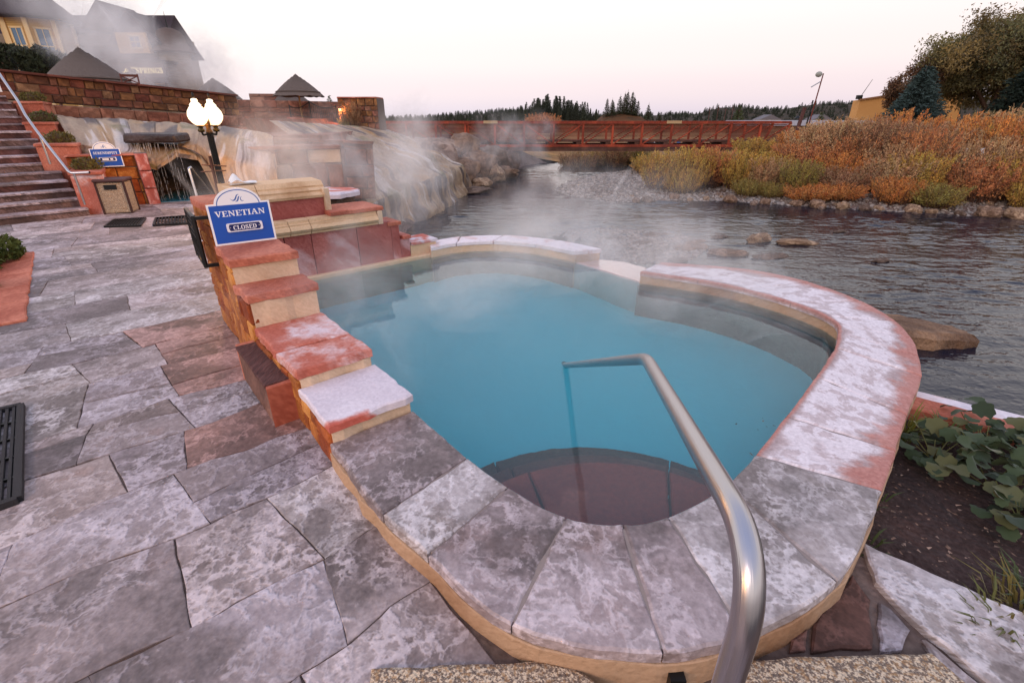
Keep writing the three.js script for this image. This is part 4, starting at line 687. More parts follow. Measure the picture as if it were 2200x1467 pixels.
// single boulders
{
  const geos = [0, 1, 2, 3, 4, 5].map((k) => rockGeo(k * 2.3 + 1, [1, .55 + .1 * (k % 3), .75], .65, 4)), f = mul(88);
  const rock = (x, y, z, s, m, label, group, turn = f() * 6, sc = [1, 1, 1], gi) => { const o = solo('boulder', geos[gi ?? Math.floor(f() * 6)], m, label, 'boulder', group); o.position.set(x, y, z); o.rotation.y = turn; o.scale.set(s * sc[0], s * sc[1], s * sc[2]); return o; };
  const T4 = M.rockTan;
  rock(7.6, RY + .06, -14.9, .42, T4[0], 'pale flat rock in midstream beside a long narrow one', 'rocks standing in the river', .3, [1, .6, .6]);
  rock(8.6, RY + .03, -14.6, .55, T4[0], 'long narrow pale rock in midstream', 'rocks standing in the river', -.1, [1.1, .32, .5]);
  rock(5.2, RY + .02, -13.9, .55, T4[1], 'flat grey rock awash in the near channel', 'rocks standing in the river', .2, [1, .3, .5]);
  rock(6.0, RY + .02, -13.3, .55, T4[1], 'flat grey rock slab awash beside its twin', 'rocks standing in the river', -.2, [1, .3, .55]);
  rock(7.05, RY - .02, -13.0, .6, T4[2], 'low grey rock just breaking the river surface', 'rocks standing in the river', .3, [1, .25, .5]);
  rock(4.7, RY + .0, -15.7, .5, T4[2], 'low dark rock by the pebble shallows', 'rocks standing in the river', .2, [1, .3, .5]);
  rock(5.6, RY - .0, -14.7, .5, T4[1], 'low brown rock at the edge of the pebble shallows', 'rocks standing in the river', .7, [1, .25, .5]);
  for (const [x, z, sz, lab] of [[4.0, -14.6, .3, 'small brown rock among the pebble shallows'], [3.2, -15.2, .26, 'small grey rock farthest into the pebble shallows'], [6.6, -15.4, .3, 'small rock upstream of the long narrow one'], [9.8, -12.6, .28, 'lone small rock in the right channel'], [10.9, -16.2, .24, 'small half sunk rock near the far bank'], [4.4, -12.6, .3, 'low rock just beyond the overflow sill']]) rock(x, RY + .01, z, sz, T4[2], lab, 'rocks standing in the river', .4, [1.1, .4, .6]);
  // the slab of rock behind the right coping
  solo('boulder', slab([[5.4, -7.3], [6.3, -7.15], [7.2, -7.2], [7.75, -7.3], [7.7, -7.75], [7.0, -8.15], [6.1, -8.2], [5.3, -7.9]], RY - .4, RY + .30, { bev: .10, jit: .12, seg: .12, uvs: .7, tilt: -.1 }), mat({ color: 0xa88c70, map: T.stone, bumpMap: T.noiseH, bumpScale: .09 }), 'large brown flat-topped rock in the river beside the coping', 'boulder');
  // far bank
  for (const [x, z, s] of [[13.0, -21.2, .42], [12.4, -21.7, .3], [13.9, -20.9, .3], [16.2, -20.0, .32], [16.8, -19.8, .22], [19.2, -18.8, .45], [18.4, -19.1, .4], [11.2, -22.1, .25], [9.9, -22.7, .35], [9.0, -23.2, .2], [5.6, -22.5, .22], [6.1, -22.6, .3], [7.6, -23.5, .26], [5.0, -24.8, .28], [10.6, -21.8, .2], [15.2, -20.6, .22], [17.6, -19.4, .2], [14.6, -20.5, .25], [20.4, -18.2, .3], [8.2, -23.0, .18], [12.9, -20.7, .14], [15.9, -19.5, .12]])
    { const k = Math.floor(f() * 4); rock(x, RY + s * .22, z, s, T4[k], `${s > .35 ? 'big' : s > .24 ? 'middling' : 'small'} ${['sandy', 'brown', 'grey', 'pale'][k]} boulder at the water line under the far willows`, `boulders along the far bank ${k}`); }
  for (let i = 0; i < 26; i++) { const x = rr(5, 21, f), z = -24.2 + (x > 10 ? (x - 10) * .42 : 0) + rr(-1, 1.2, f), s = rr(.07, .2, f); if (sdRiver(x, z) > -.1) { const k = Math.floor(f() * 4); rock(x, landY(x, z) + s * .2, z, s, T4[k], `little ${['sandy', 'brown', 'grey', 'pale'][k]} boulder lying among the pebbles of the far bank`, `little boulders on the gravel ${k}`); } }
  // broken travertine blocks on the left bank below the bridge
  for (const [x, y, z, s, sc, k] of [[-3.9, -.7, -27.5, 1.5, [1, 1, .9], 3], [-2.7, -1.1, -28, 1.2, [1, 1, 1], 1], [-4.6, -.4, -30, 1.7, [1.2, 1, 1], 3], [-2.0, -1.0, -30.5, 1.3, [1, 1.1, 1], 1], [-1.2, -1.5, -30.6, .8, [1, 1, 1], 0], [-.6, -1.6, -32, .8, [1.2, .9, 1], 1], [-3.2, -1.75, -25.6, .9, [1.6, .5, 1], 2], [-2.3, -1.85, -25.6, .8, [1.4, .45, 1], 2], [-3.0, -.2, -31, 1.2, [1, 1.1, 1], 1], [-1.4, -.9, -33, 1.3, [1.2, 1, 1], 2], [-.4, -1.2, -36, 1.2, [1.2, .9, 1], 2], [-1.6, -1.7, -27.2, .6, [1.2, .7, 1], 0]])
    rock(x, y, z, s, T4[k], 'broken pale travertine block on the bank below the footbridge', 'fallen blocks on the left bank', undefined, sc);
}
// ---------------------------------------------------------------- footbridge
{
  const b = thing('footbridge', 'long rust red steel truss footbridge spanning the river', 'bridge');
  const x0 = -9.2, x1 = 18.9, zN = -36, zF = -38.4, yB = -.36, yT = 1.24, n = 14, px = (i) => lerp(x0, x1, i / n);
  const bar = (name, a, c, w, h, m = M.rust) => part(b, name, boxUV(beam(a, c, w, h), .4), m);
  const shear = 0;
  for (const z of [zN, zF]) {
    const end = x1 - .35;
    bar('top_chord', [x0, yT, z], [x1, yT, z], .16, .16); bar('bottom_chord', [x0, yB + .14, z], [x1 - .8, yB + .14, z], .16, .16);
    bar('bottom_beam', [x0, yB - .08, z], [x1 - 1.0, yB - .08, z], .12, .26, M.rustDark);
    for (let i = 0; i <= n; i++) bar('post', [px(i) - (i === n ? .5 : 0), yB + .1, z], [px(i), yT, z], .13, .13);
    for (let i = 0; i < n; i++) { const down = i < n / 2 - 1; bar('diagonal', [px(i), down ? yT - .05 : yB + .18, z + .01], [px(i + 1), down ? yB + .18 : yT - .05, z + .01], .07, .07); }
    for (let k = 0; k < 11; k++) bar('rail', [x0, .16 + k * .085, z - .09], [x1 - .2, .16 + k * .085, z - .09], .03, .042, M.rustRail);
    bar('hand_rail', [x0, 1.1, z - .12], [x1 - .2, 1.1, z - .12], .1, .06, mat({ color: 0xb0683a, map: T.stone }));
  }
  part(b, 'deck', boxUV(boxAt(x1 - x0 - .6, .1, 2.2, (x0 + x1) / 2 - .2, .06, (zN + zF) / 2), .5), M.rustDark);
  for (let i = 0; i <= n; i++) part(b, 'floor_beam', boxAt(.32, .24, 2.3, px(i) - .25, -.12, (zN + zF) / 2), M.rustDark);
  part(b, 'plaque', boxAt(.95, .18, .05, -1.45, yT + .02, zN + .11), mat({ color: 0xb8966e })); part(b, 'plaque', boxAt(1.0, .18, .05, 10.95, yT + .02, zN + .11), mat({ color: 0xb8966e }));
  part(b, 'abutment', boxUV(boxAt(2.2, 1.9, 3, -9.6, -.6, -37.2), .5), M.pinkStone[0]); part(b, 'abutment', boxUV(boxAt(1.6, 1.8, 3, 19.2, -.85, -37.2), .5), M.pinkStone[0]);
}
// ---------------------------------------------------------------- vegetation
function twigBush(seed, nStem, leaves, spread, leaf = .07, upright = .75) {   // unit height about 1
  const f = mul(seed), st = [], pos = [], col = [], a = V(), b = V(), c = V();
  for (let i = 0; i < nStem; i++) {
    const an = f() * Math.PI * 2, lean = spread * f() ** .6, h = rr(.45, 1.1, f) * (1 - .12 * lean / spread), base = V(Math.cos(an) * lean * .45, 0, Math.sin(an) * lean * .45), tip = V(Math.cos(an) * lean, h, Math.sin(an) * lean), mid = base.clone().lerp(tip, .5).add(V((f() - .5) * .12, .03, (f() - .5) * .12));
    st.push(rod(base.toArray(), mid.toArray(), .008, .006, 3), rod(mid.toArray(), tip.toArray(), .006, .002, 3));
    const shade = rr(.75, 1.25, f), hue = f();
    for (let k = 0; k < leaves; k++) {
      const t = .22 + .78 * f() ** .8, p = t < .5 ? base.clone().lerp(mid, t * 2) : mid.clone().lerp(tip, t * 2 - 1), off = .13 * (1.15 - t);
      p.add(V((f() - .5) * 1.5 * off, (f() - .5) * off * 1.4, (f() - .5) * 1.5 * off));
      const d = V(f() - .5, upright * f() + .1, f() - .5).normalize().multiplyScalar(leaf * rr(.6, 1.4, f)), e = V(f() - .5, f() - .5, f() - .5).cross(d).normalize().multiplyScalar(leaf * .22);
      a.copy(p).sub(e); b.copy(p).add(e); c.copy(p).add(d); pos.push(...a, ...b, ...c);
      const s = shade * rr(.7, 1.3, f), g = 1 + (hue - .5) * .35 + rr(-.1, .1, f); for (let q = 0; q < 3; q++) col.push(s, s * g, s * g * .9);
    }
  }
  const g = new THREE.BufferGeometry(); g.setAttribute('position', new THREE.Float32BufferAttribute(pos, 3)); g.setAttribute('color', new THREE.Float32BufferAttribute(col, 3)); g.computeVertexNormals();
  return { stem: mergeGeometries(st), leaf: g };
}
const leafMat = (c) => phys({ color: c, roughness: 1, vertexColors: true, transmission: .25 });
const LM = { rust: leafMat(0xc48252), tan: leafMat(0xc29a72), gold: leafMat(0xc29c4a), olive: leafMat(0x9c8842), brown: leafMat(0xa87e5e), orange: leafMat(0xce8846), green: leafMat(0x55602a) };
const stemM = mat({ color: 0x6a4a3a, roughness: 1 });
const bushG = [0, 1, 2, 3].map((k) => twigBush(700 + k, 240, 56, .66, .042));
const kinds = { rust: 'rust coloured willow bush', tan: 'pale tan twiggy willow bush', gold: 'golden yellow willow bush', olive: 'olive green willow bush', brown: 'brown half bare willow bush', orange: 'bright orange willow bush', green: 'dark green shrub' };
function bush(x, z, h, w, k, where = '') { const f = Math.abs(Math.sin(x * 12.9 + z * 78.2)) * 43758 % 1, gi = Math.floor(f * 4), t = thing('willow_bush', (kinds[k] + where).split(' ').slice(0, 16).join(' '), 'bush', `${k} willow bushes${where}`, [x, landY(x, z) - .05, z], f * 6.28); part(t, 'stems', bushG[gi].stem, stemM); part(t, 'foliage', bushG[gi].leaf, LM[k]); t.scale.set(w, h, w); return t; }
{
  const f = mul(1234);
  // clump by the gravel bar, then the long thicket to the right
  for (const [x, z, h, w, k] of [[7.6, -26.2, 1.9, 1.9, 'gold'], [9.0, -25.8, 2.1, 1.9, 'gold'], [10.2, -26.4, 2.0, 2.2, 'rust'], [11.4, -25.4, 1.8, 1.8, 'gold'], [8.4, -25.0, 1.2, 1.5, 'gold'], [12.2, -24.6, 1.5, 1.6, 'tan'], [12.8, -26.0, 1.4, 2.0, 'gold'], [11.2, -23.8, .8, 1.3, 'olive'], [13.2, -23.4, 1.5, 1.6, 'olive'], [12.0, -23.2, .7, 1.0, 'olive'], [5.2, -40.5, 1.6, 2.6, 'tan'], [6.6, -41.6, 1.7, 2.4, 'gold'], [8.0, -40.4, 1.7, 2.6, 'tan'], [9.6, -41.0, 1.6, 2.4, 'olive'], [10.5, -32.5, 1.2, 2.2, 'rust'], [9.2, -34, 1.2, 2.2, 'gold'], [12.5, -33, 1.2, 2.2, 'gold'], [14.8, -31.5, 1.2, 2.4, 'gold'], [.6, -44, 1.6, 2.6, 'rust'], [-1.0, -42, 1.6, 2.4, 'tan'], [3.0, -52, 1.7, 3, 'rust'], [-1.0, -38.5, 1.8, 2, 'brown']]) bush(x, z, h, w, k, z < -37 ? ' far upstream beyond the footbridge' : z < -30 ? ' just below the footbridge' : h < 1.4 ? ' low at the edge of the gravel bar' : ' behind the gravel bar');
  const cols = ['rust', 'tan', 'rust', 'brown', 'orange', 'tan', 'rust', 'orange', 'brown', 'tan', 'gold'];
  for (let r = 0; r < 6; r++) for (let i = 0; i < 13; i++) {
    const x = 13.6 + i * 1.28 + rr(-.5, .5, f) + r * .5, z0 = -21.6 + (x - 13) * .44, z = z0 - .9 - r * 1.5 + rr(-.4, .4, f);
    if (sdRiver(x, z) < .5) continue;
    bush(x, z, [1.2, 1.8, 2.2, 2.5, 2.6, 2.5][r] * rr(.8, 1.15, f) * lerp(.55, 1, sstep(13.5, 18.5, x)), [1.6, 2.0, 2.2, 2.4, 2.5, 2.6][r] * rr(.9, 1.15, f), r === 0 ? pick(['orange', 'orange', 'rust', 'gold', 'orange', 'olive'], f) : pick(cols, f), [' right at the water of the far bank', ' in the second row of the far thicket', ' in the middle of the far thicket', ' high in the far thicket', ' at the back of the far thicket', ' along the fence behind the thicket'][r]);
  }
}
function conifer(seed, h, r, tiers, m, dens = 1) {
  const f = mul(seed), st = [], pos = [], a = V(), b = V(), c = V();
  st.push(rod([0, 0, 0], [0, h, 0], h * .022, h * .003, 7));
  for (let i = 0; i < tiers; i++) {
    const t = i / tiers, y = h * (.06 + .92 * t), R = r * (1 - t) ** .85 * rr(.85, 1.1, f), nb = Math.round(9 + 5 * (1 - t));
    for (let k = 0; k < nb; k++) {
      const an = k / nb * 6.283 + f() * .5 + i, len = R * rr(.75, 1.1, f), tip = V(Math.cos(an) * len, y - len * .22 + len * .12, Math.sin(an) * len), root = V(0, y, 0);
      st.push(rod(root.toArray(), tip.toArray(), .02 * h / 8, .004, 3));
      const N = Math.round((14 + len * 22) * dens);
      for (let q = 0; q < N; q++) { const s = .15 + .85 * f(), p = root.clone().lerp(tip, s).add(V((f() - .5) * .35, (f() - .6) * .22, (f() - .5) * .35)), d = V(Math.cos(an) + (f() - .5) * 1.6, (f() - .5) * .7, Math.sin(an) + (f() - .5) * 1.6).normalize().multiplyScalar(.2 * rr(.7, 1.3, f)), e = V(f() - .5, f() - .5, f() - .5).cross(d).normalize().multiplyScalar(.055); a.copy(p).sub(e); b.copy(p).add(e); c.copy(p).add(d); pos.push(...a, ...b, ...c); }
    }
  }
  const g = new THREE.BufferGeometry(); g.setAttribute('position', new THREE.Float32BufferAttribute(pos, 3)); g.computeVertexNormals(); return { trunk: mergeGeometries(st), crown: g };
}
const barkM = mat({ color: 0x4a3426, bumpMap: T.bark, bumpScale: .03 });
{
  const blue = conifer(41, 4.4, 2.4, 16, null, 1.3), bm = mat({ color: 0x3c4c48, roughness: 1 }), gm = mat({ color: 0x18261c, roughness: 1 });
  const sp = thing('spruce_tree', 'blue grey spruce left of the great autumn tree', 'tree', 'spruces', [31.4, .4, -42]); part(sp, 'trunk', blue.trunk, barkM); part(sp, 'crown', blue.crown, bm); sp.scale.set(1.05, 1.05, 1.05);
  const s2 = thing('spruce_tree', 'second blue spruce tucked in behind the first', 'tree', 'spruces', [32.8, .4, -43.6], 1); part(s2, 'trunk', blue.trunk, barkM); part(s2, 'crown', blue.crown, bm); s2.scale.set(1.1, 1.15, 1.1);
  const d1 = thing('spruce_tree', 'dark green spruce right of the great autumn tree', 'tree', 'spruces', [35.2, .3, -37], 2); part(d1, 'trunk', blue.trunk, barkM); part(d1, 'crown', blue.crown, gm); d1.scale.set(1.25, 1.2, 1.25);
  const d2 = thing('spruce_tree', 'dark green spruce standing farthest right', 'tree', 'spruces', [38.0, .3, -37.5], 4); part(d2, 'trunk', blue.trunk, barkM); part(d2, 'crown', blue.crown, gm); d2.scale.set(1.3, 1.25, 1.3);
  // broad autumn cottonwood-like tree
  const tree = (name, label, x, y, z, H, R, seed, cols, nl) => {
    const f = mul(seed), t = thing(name, label, 'tree', null, [x, y, z]), st = [], pos = [], col = [], a = V(), b = V(), c = V(), tips = [];
    const grow = (p, d, len, r, lv) => { const q = p.clone().addScaledVector(d, len); st.push(rod(p.toArray(), q.toArray(), r, r * .7, 6)); if (lv >= 3) { tips.push([q, len]); return; } if (lv >= 2) tips.push([p.clone().lerp(q, .6), len]); const n = lv ? 4 : 9; for (let k = 0; k < n; k++) { const an = k / n * 6.283 + f() * 1.2, sp = lv ? rr(.3, .9, f) : rr(.15, 1.5, f); grow(q, d.clone().add(V(Math.cos(an) * sp, rr(-.25, .35, f), Math.sin(an) * sp)).normalize(), len * (lv ? rr(.6, .95, f) : rr(1.2, 2.2, f)), r * .6, lv + 1); } };
    grow(V(0, 0, 0), V(.02, 1, 0), H * .12, H * .02, 0);
    let mx = 0, my = 0; for (const [p] of tips) { mx = Math.max(mx, Math.hypot(p.x, p.z)); my = Math.max(my, p.y); }
    const sx = R / mx, sy = H * .95 / my; t.scale.set(1, 1, 1);
    const sg = mergeGeometries(st); sg.scale(sx, sy, sx);
    for (const [p] of tips) { const sh = rr(.6, 1.35, f), cc = pick(cols, f), w = R * .2, n = Math.round(nl / tips.length); for (let i = 0; i < n; i++) { const u = V(f() * 2 - 1, f() * 2 - 1, f() * 2 - 1).multiplyScalar(w * f() ** .4), q = V(p.x * sx + u.x, p.y * sy + u.y * .9 - .15 * w, p.z * sx + u.z), d = V(f() - .5, -.9 * f() + .2, f() - .5).normalize().multiplyScalar(rr(.14, .3, f)), e = V(f() - .5, f() - .5, f() - .5).cross(d).normalize().multiplyScalar(.05); a.copy(q).sub(e); b.copy(q).add(e); c.copy(q).add(d); pos.push(...a, ...b, ...c); const s = sh * rr(.75, 1.25, f); for (let k = 0; k < 3; k++) col.push(cc[0] * s, cc[1] * s, cc[2] * s); } }
    const g = new THREE.BufferGeometry(); g.setAttribute('position', new THREE.Float32BufferAttribute(pos, 3)); g.setAttribute('color', new THREE.Float32BufferAttribute(col, 3)); g.computeVertexNormals();
    part(t, 'trunk', sg, barkM); part(t, 'crown', g, phys({ color: 0xffffff, vertexColors: true, roughness: 1, transmission: .25 }));
  };
  tree('autumn_tree', 'great round willow tree in brown and olive autumn leaf', 40.2, .2, -45, 9.0, 6.6, 51, [[.17, .14, .044], [.20, .15, .046], [.14, .13, .046], [.22, .145, .042]], 120000);
  tree('small_autumn_tree', 'small rusty tree behind the blue spruces', 34.2, .3, -46, 6.2, 2.2, 52, [[.20, .085, .035], [.16, .08, .03]], 9000);
  tree('yellow_shrub_tree', 'yellow green shrub under the great autumn tree', 33.6, .2, -36.5, 1.7, 2.6, 53, [[.17, .13, .035], [.13, .11, .035]], 9000);
}
// hills with their woods
{
  const hill = (name, z, pts, dz, m) => solo(name, gridSurf(90, 12, (u, v) => { const x = lerp(pts[0][0], pts[pts.length - 1][0], u); let i = 0; while (i < pts.length - 2 && pts[i + 1][0] < x) i++; const t = sstep(pts[i][0], pts[i + 1][0], x), h = lerp(pts[i][1], pts[i + 1][1], t); return [x, -2.5 + (h + 2.5) * Math.sin(v * Math.PI / 2) + .6 * fb3(x * .03, v * 3), z - dz * v]; }, (u, v, p) => [p[0] * .03, v * 4]), m, null, null, null, 'structure');
  const hm = mat({ color: 0x9a8468, map: T.grass, roughness: 1 });
  hill('hill', -440, [[-260, 2], [-95, 1.0], [-45, 5], [0, 8], [40, 9], [80, 3], [130, 4], [190, 5], [225, 12], [270, 9], [330, 15], [480, 19], [700, 22]], 130, mat({ color: 0x5a5a48, map: T.grass, roughness: 1 }));
  hill('knoll', -235, [[28, -2], [40, .2], [46, 3.4], [52, 4.6], [58, 3.8], [66, .8], [76, -2]], 26, hm);
  const con = [conifer(801, 10, 2.5, 22, null, .08), conifer(802, 9, 3.0, 20, null, .08), conifer(803, 11, 2.2, 24, null, .08)].map((c) => { const g = c.crown; g.computeVertexNormals(); const s = g.attributes.position; for (let i = 0; i < s.count; i += 3) { const mxv = V(); for (let k = 0; k < 3; k++) mxv.add(V().fromBufferAttribute(s, i + k)); mxv.divideScalar(3); for (let k = 0; k < 3; k++) { const q = V().fromBufferAttribute(s, i + k).sub(mxv).multiplyScalar(2.8).add(mxv.clone().add(V(0, .5 * n3(mxv.x * 3, mxv.y * 3, mxv.z * 3), 0))); s.setXYZ(i + k, q.x, q.y, q.z); } } return { ...c, crown: g }; });
  const f = mul(909), m4 = new THREE.Matrix4(), q4 = new THREE.Quaternion(), cc = new THREE.Color();
  const woods = (name, label, n, fn, ci) => { const im = new THREE.InstancedMesh(con[ci].crown, mat({ color: 0xffffff, roughness: 1 }), n); for (let i = 0; i < n; i++) { const [x, y, z, s] = fn(); q4.setFromAxisAngle(V(0, 1, 0), f() * 6.28); m4.compose(V(x, y, z), q4, V(s * rr(.9, 1.3, f), s, s * rr(.9, 1.3, f))); im.setMatrixAt(i, m4); const g = rr(.6, 1.3, f); cc.setRGB(.050 * g, .058 * g, .036 * g); im.setColorAt(i, cc); } im.name = name; tag(im, label, 'forest', null, 'stuff'); im.castShadow = im.receiveShadow = true; scene.add(im); };
  const hy = (x) => { const pts = [[-260, 2], [-95, 1.0], [-45, 5], [0, 8], [40, 9], [80, 3], [130, 4], [190, 5], [225, 12], [270, 9], [330, 15], [480, 19], [700, 22]]; let i = 0; while (i < pts.length - 2 && pts[i + 1][0] < x) i++; return lerp(pts[i][1], pts[i + 1][1], sstep(pts[i][0], pts[i + 1][0], x)); };
  woods('far_forest', 'dark pine forest covering the far ridge', 2600, () => { const x = rr(-200, 640, f), v = f(), z = -440 - 130 * v; return [x, -2.5 + (hy(x) + 2.5) * Math.sin(v * Math.PI / 2) - 4.2, z, rr(.6, 1.0, f)]; }, 1);
  woods('valley_forest', 'line of pines along the valley below the ridge', 260, () => { const x = rr(-60, 62, f), z = -300 - 60 * f(); return [x, -2.2 + 3.2 * Math.exp(-(((x - 22) / 26) ** 2)), z, rr(.5, 1.05, f) * (.55 + .75 * Math.exp(-(((x - 26) / 22) ** 2)))]; }, 2);
  const pm = mat({ color: 0x3c4028, roughness: 1 });
  for (const [x, y, z, s] of [[44.5, 3.0, -252, .8], [46.5, 3.6, -250, .75], [47.8, 4, -254, .6], [50.5, 4.2, -252, .85], [52.2, 4.3, -250, .95], [54, 4.2, -253, 1.05], [55.6, 3.8, -250, 1.0], [57.2, 3.2, -252, .9], [58.5, 2.6, -250, .75], [63, .6, -248, .85], [68, -.5, -246, .6], [40, 1, -255, .35], [71, -.5, -240, .4]]) { const t = thing('pine_tree', 'dark pine standing on the bare grassy knoll beyond the bridge', 'tree', 'pines on the knoll', [x, y - 1, z], f() * 6); part(t, 'trunk', con[0].trunk, barkM); part(t, 'crown', con[Math.floor(f() * 2)].crown, pm); t.scale.set(s * 1.1, s, s * 1.1); }
  for (const [x, y, z, s, lab] of [[46.5, -1.6, -110, .62, 'broad pale green pine behind the bridge rail'], [62.5, -1.4, -108, .46, 'small round pine right of the pale green pine'], [-20.2, 1.5, -60, .26, 'thin bare topped spruce behind the upper terrace wall'], [-6.2, -.5, -75, .22, 'tiny spruce tip showing over the bridge rail']]) { const t = thing('valley_pine', lab, 'tree', 'single pines', [x, y, z], f() * 6); part(t, 'trunk', con[1].trunk, barkM); part(t, 'crown', con[1].crown, mat({ color: 0x4a5430, roughness: 1 })); t.scale.set(s * 1.25, s, s * 1.25); }
}
function insidePool(x, z) { let ins = false; const P = [...ci.map((p, i) => [(p[0] + co[i][0]) / 2, (p[1] + co[i][1]) / 2]), [-1, -6], [-2, -4]]; for (let i = 0, j = P.length - 1; i < P.length; j = i++) if ((P[i][1] > z) !== (P[j][1] > z) && x < (P[j][0] - P[i][0]) * (z - P[i][1]) / (P[j][1] - P[i][1]) + P[i][0]) ins = !ins; return ins; }
// ---------------------------------------------------------------- earth bed and kerb right of the pool
{
  const bed = gridSurf(60, 50, (u, v) => { const x = lerp(1.15, 4.6, u), z = lerp(-.6, -3.0, v); return [x, insidePool(x, z) || (x - 2.2) * .626 - (z + 2.42) * .78 > .12 ? -2.6 : -.055 + .03 * fb3(x * 4, z * 4, 2, 4) - .02, z]; }, (u, v, p) => [p[0], p[2]]);
  solo('garden_soil', bed, M.dirt, null, null, null, 'structure');
  const kerb = thing('bed_kerb', 'red sandstone kerb with white crusted stones behind the garden bed', 'kerb');
  const f = mul(13), A = [2.20, -2.42], d = [.78, .626], n = [.626, -.78];
  for (let i = 0; i < 6; i++) { const t0 = i * .55 + .01, t1 = t0 + .535, q = (t, o) => [A[0] + d[0] * t + n[0] * o, A[1] + d[1] * t + n[1] * o]; part(kerb, 'kerb_stone', slab([q(t0, 0), q(t1, 0), q(t1, .17), q(t0, .17)], -.4, .005, { bev: .01, jit: .01, uvs: .9, uo: f(), f }), M.sand); part(kerb, 'crusted_stone', slab([q(t0 - .1, .18), q(t1 - .1, .18), q(t1 - .1, .36), q(t0 - .1, .36)], -1.2, -.02 + rr(-.02, .02, f), { bev: .02, jit: .02, uvs: .9, uo: f(), f }), M.copWhite); }
  // broad leaved weeds
  const leaf = (() => { const g = new THREE.CircleGeometry(.5, 22), p = g.attributes.position; for (let i = 0; i < p.count; i++) { const x = p.getX(i), y = p.getY(i), a = Math.atan2(x, y), r = Math.hypot(x, y), k = 1 + .10 * Math.cos(a * 7) * (r > .1 ? 1 : 0) - .35 * Math.exp(-(((Math.abs(a) - Math.PI) / .35) ** 2)); p.setXYZ(i, x * k, y * k + .45, .55 * r * r * Math.sin(a * 2 + .6) + .3 * r * Math.abs(Math.sin(a)) - .5 * r * r); } g.computeVertexNormals(); return g; })();
  const lm = [0x24331a, 0x2c3c1c, 0x384626, 0x50502a].map((c) => phys({ color: c, roughness: .85, transmission: .12 }));
  const spots = [[2.3, -1.3], [2.5, -1.15], [2.9, -1.2], [2.75, -1.5], [3.1, -1.7], [2.1, -1.95], [2.45, -2.1], [2.35, -1.95], [2.6, -1.8], [2.85, -1.65], [2.55, -1.6], [2.2, -1.75], [2.8, -1.95], [2.4, -1.45], [2.65, -1.35], [3.0, -1.4], [2.15, -1.55]];
  for (const [x, z] of spots) {
    const t = thing('leafy_weed', 'broad leaved green weed growing in the garden bed', 'plant', 'weeds in the garden bed', [x, -.05, z], f() * 6);
    for (let k = 0; k < 30; k++) { const an = f() * 6.28, r = rr(.02, .22, f), o = part(t, 'leaf', leaf, pick(lm, f)), s = rr(.045, .105, f); o.position.set(Math.cos(an) * r, rr(.03, .15, f), Math.sin(an) * r); o.rotation.set(-Math.PI / 2 + rr(-.7, .9, f), 0, rr(-.4, .4, f)); o.rotation.order = 'YXZ'; o.rotation.y = -an + Math.PI / 2 + Math.PI; o.scale.setScalar(s); }
    const st = []; for (let k = 0; k < 8; k++) { const an = f() * 6.28; st.push(rod([0, 0, 0], [Math.cos(an) * .12, rr(.05, .14, f), Math.sin(an) * .12], .003, .002, 4)); } part(t, 'stems', mergeGeometries(st), mat({ color: 0x5a5a30 }));
  }
  const tuft = (x, z, n, h, c, lab) => { const pos = [], g = new THREE.BufferGeometry(); for (let i = 0; i < n; i++) { const an = f() * 6.28, r = f() * .09, b = V(x + Math.cos(an) * r, -.06, z + Math.sin(an) * r), ln = rr(.3, 1, f) * h, d = V(Math.cos(an) * .6 * ln + rr(-.03, .03, f), ln, Math.sin(an) * .6 * ln), w = V(-Math.sin(an), 0, Math.cos(an)).multiplyScalar(.004), m = b.clone().addScaledVector(d, .55).add(V(0, ln * .12, 0)), tp = b.clone().add(d).add(V(d.x * .4, -ln * .15, d.z * .4)); pos.push(...b.clone().sub(w), ...b.clone().add(w), ...m.clone().add(w), ...b.clone().sub(w), ...m.clone().add(w), ...m.clone().sub(w), ...m.clone().sub(w), ...m.clone().add(w), ...tp); } g.setAttribute('position', new THREE.Float32BufferAttribute(pos, 3)); g.computeVertexNormals(); solo('grass_tuft', g, phys({ color: c, roughness: .8, transmission: .2 }), lab, 'grass', 'grass tufts in the garden bed'); };
  for (const [x, z, n, h, c] of [[2.02, -2.12, 50, .16, 0x5c6420], [2.15, -2.2, 40, .2, 0x75701e], [2.3, -2.15, 40, .14, 0x5c6420], [1.62, -1.05, 60, .14, 0x5a5a24], [1.75, -1.12, 60, .16, 0x6a5c20], [1.86, -1.2, 50, .14, 0x3e4a1c], [1.42, -1.42, 26, .07, 0x3e4a1c], [1.6, -1.66, 30, .06, 0x3c4a1e]]) tuft(x, z, n, h, c, 'tuft of yellowing grass in the garden bed');
  const li = new THREE.InstancedMesh(new THREE.TetrahedronGeometry(.013, 0).scale(1.5, .35, .7), mat({ color: 0xffffff }), 420), m = new THREE.Matrix4(), q = new THREE.Quaternion(), c = new THREE.Color(); for (let i = 0; i < 420; i++) { q.setFromEuler(new THREE.Euler(rr(-.4, .4, f), f() * 6, rr(-.4, .4, f))); const s = rr(.2, 1, f); m.compose(V(rr(1.2, 3, f), -.055, rr(-2.3, -.8, f)), q, V(s, s, s)); li.setMatrixAt(i, m); const g = rr(.06, .3, f); c.setRGB(g * 1.2, g * .8, g * .6); li.setColorAt(i, c); } li.name = 'mulch_chips'; tag(li, 'bark chips and litter on the garden soil', 'mulch', null, 'stuff'); scene.add(li);
}
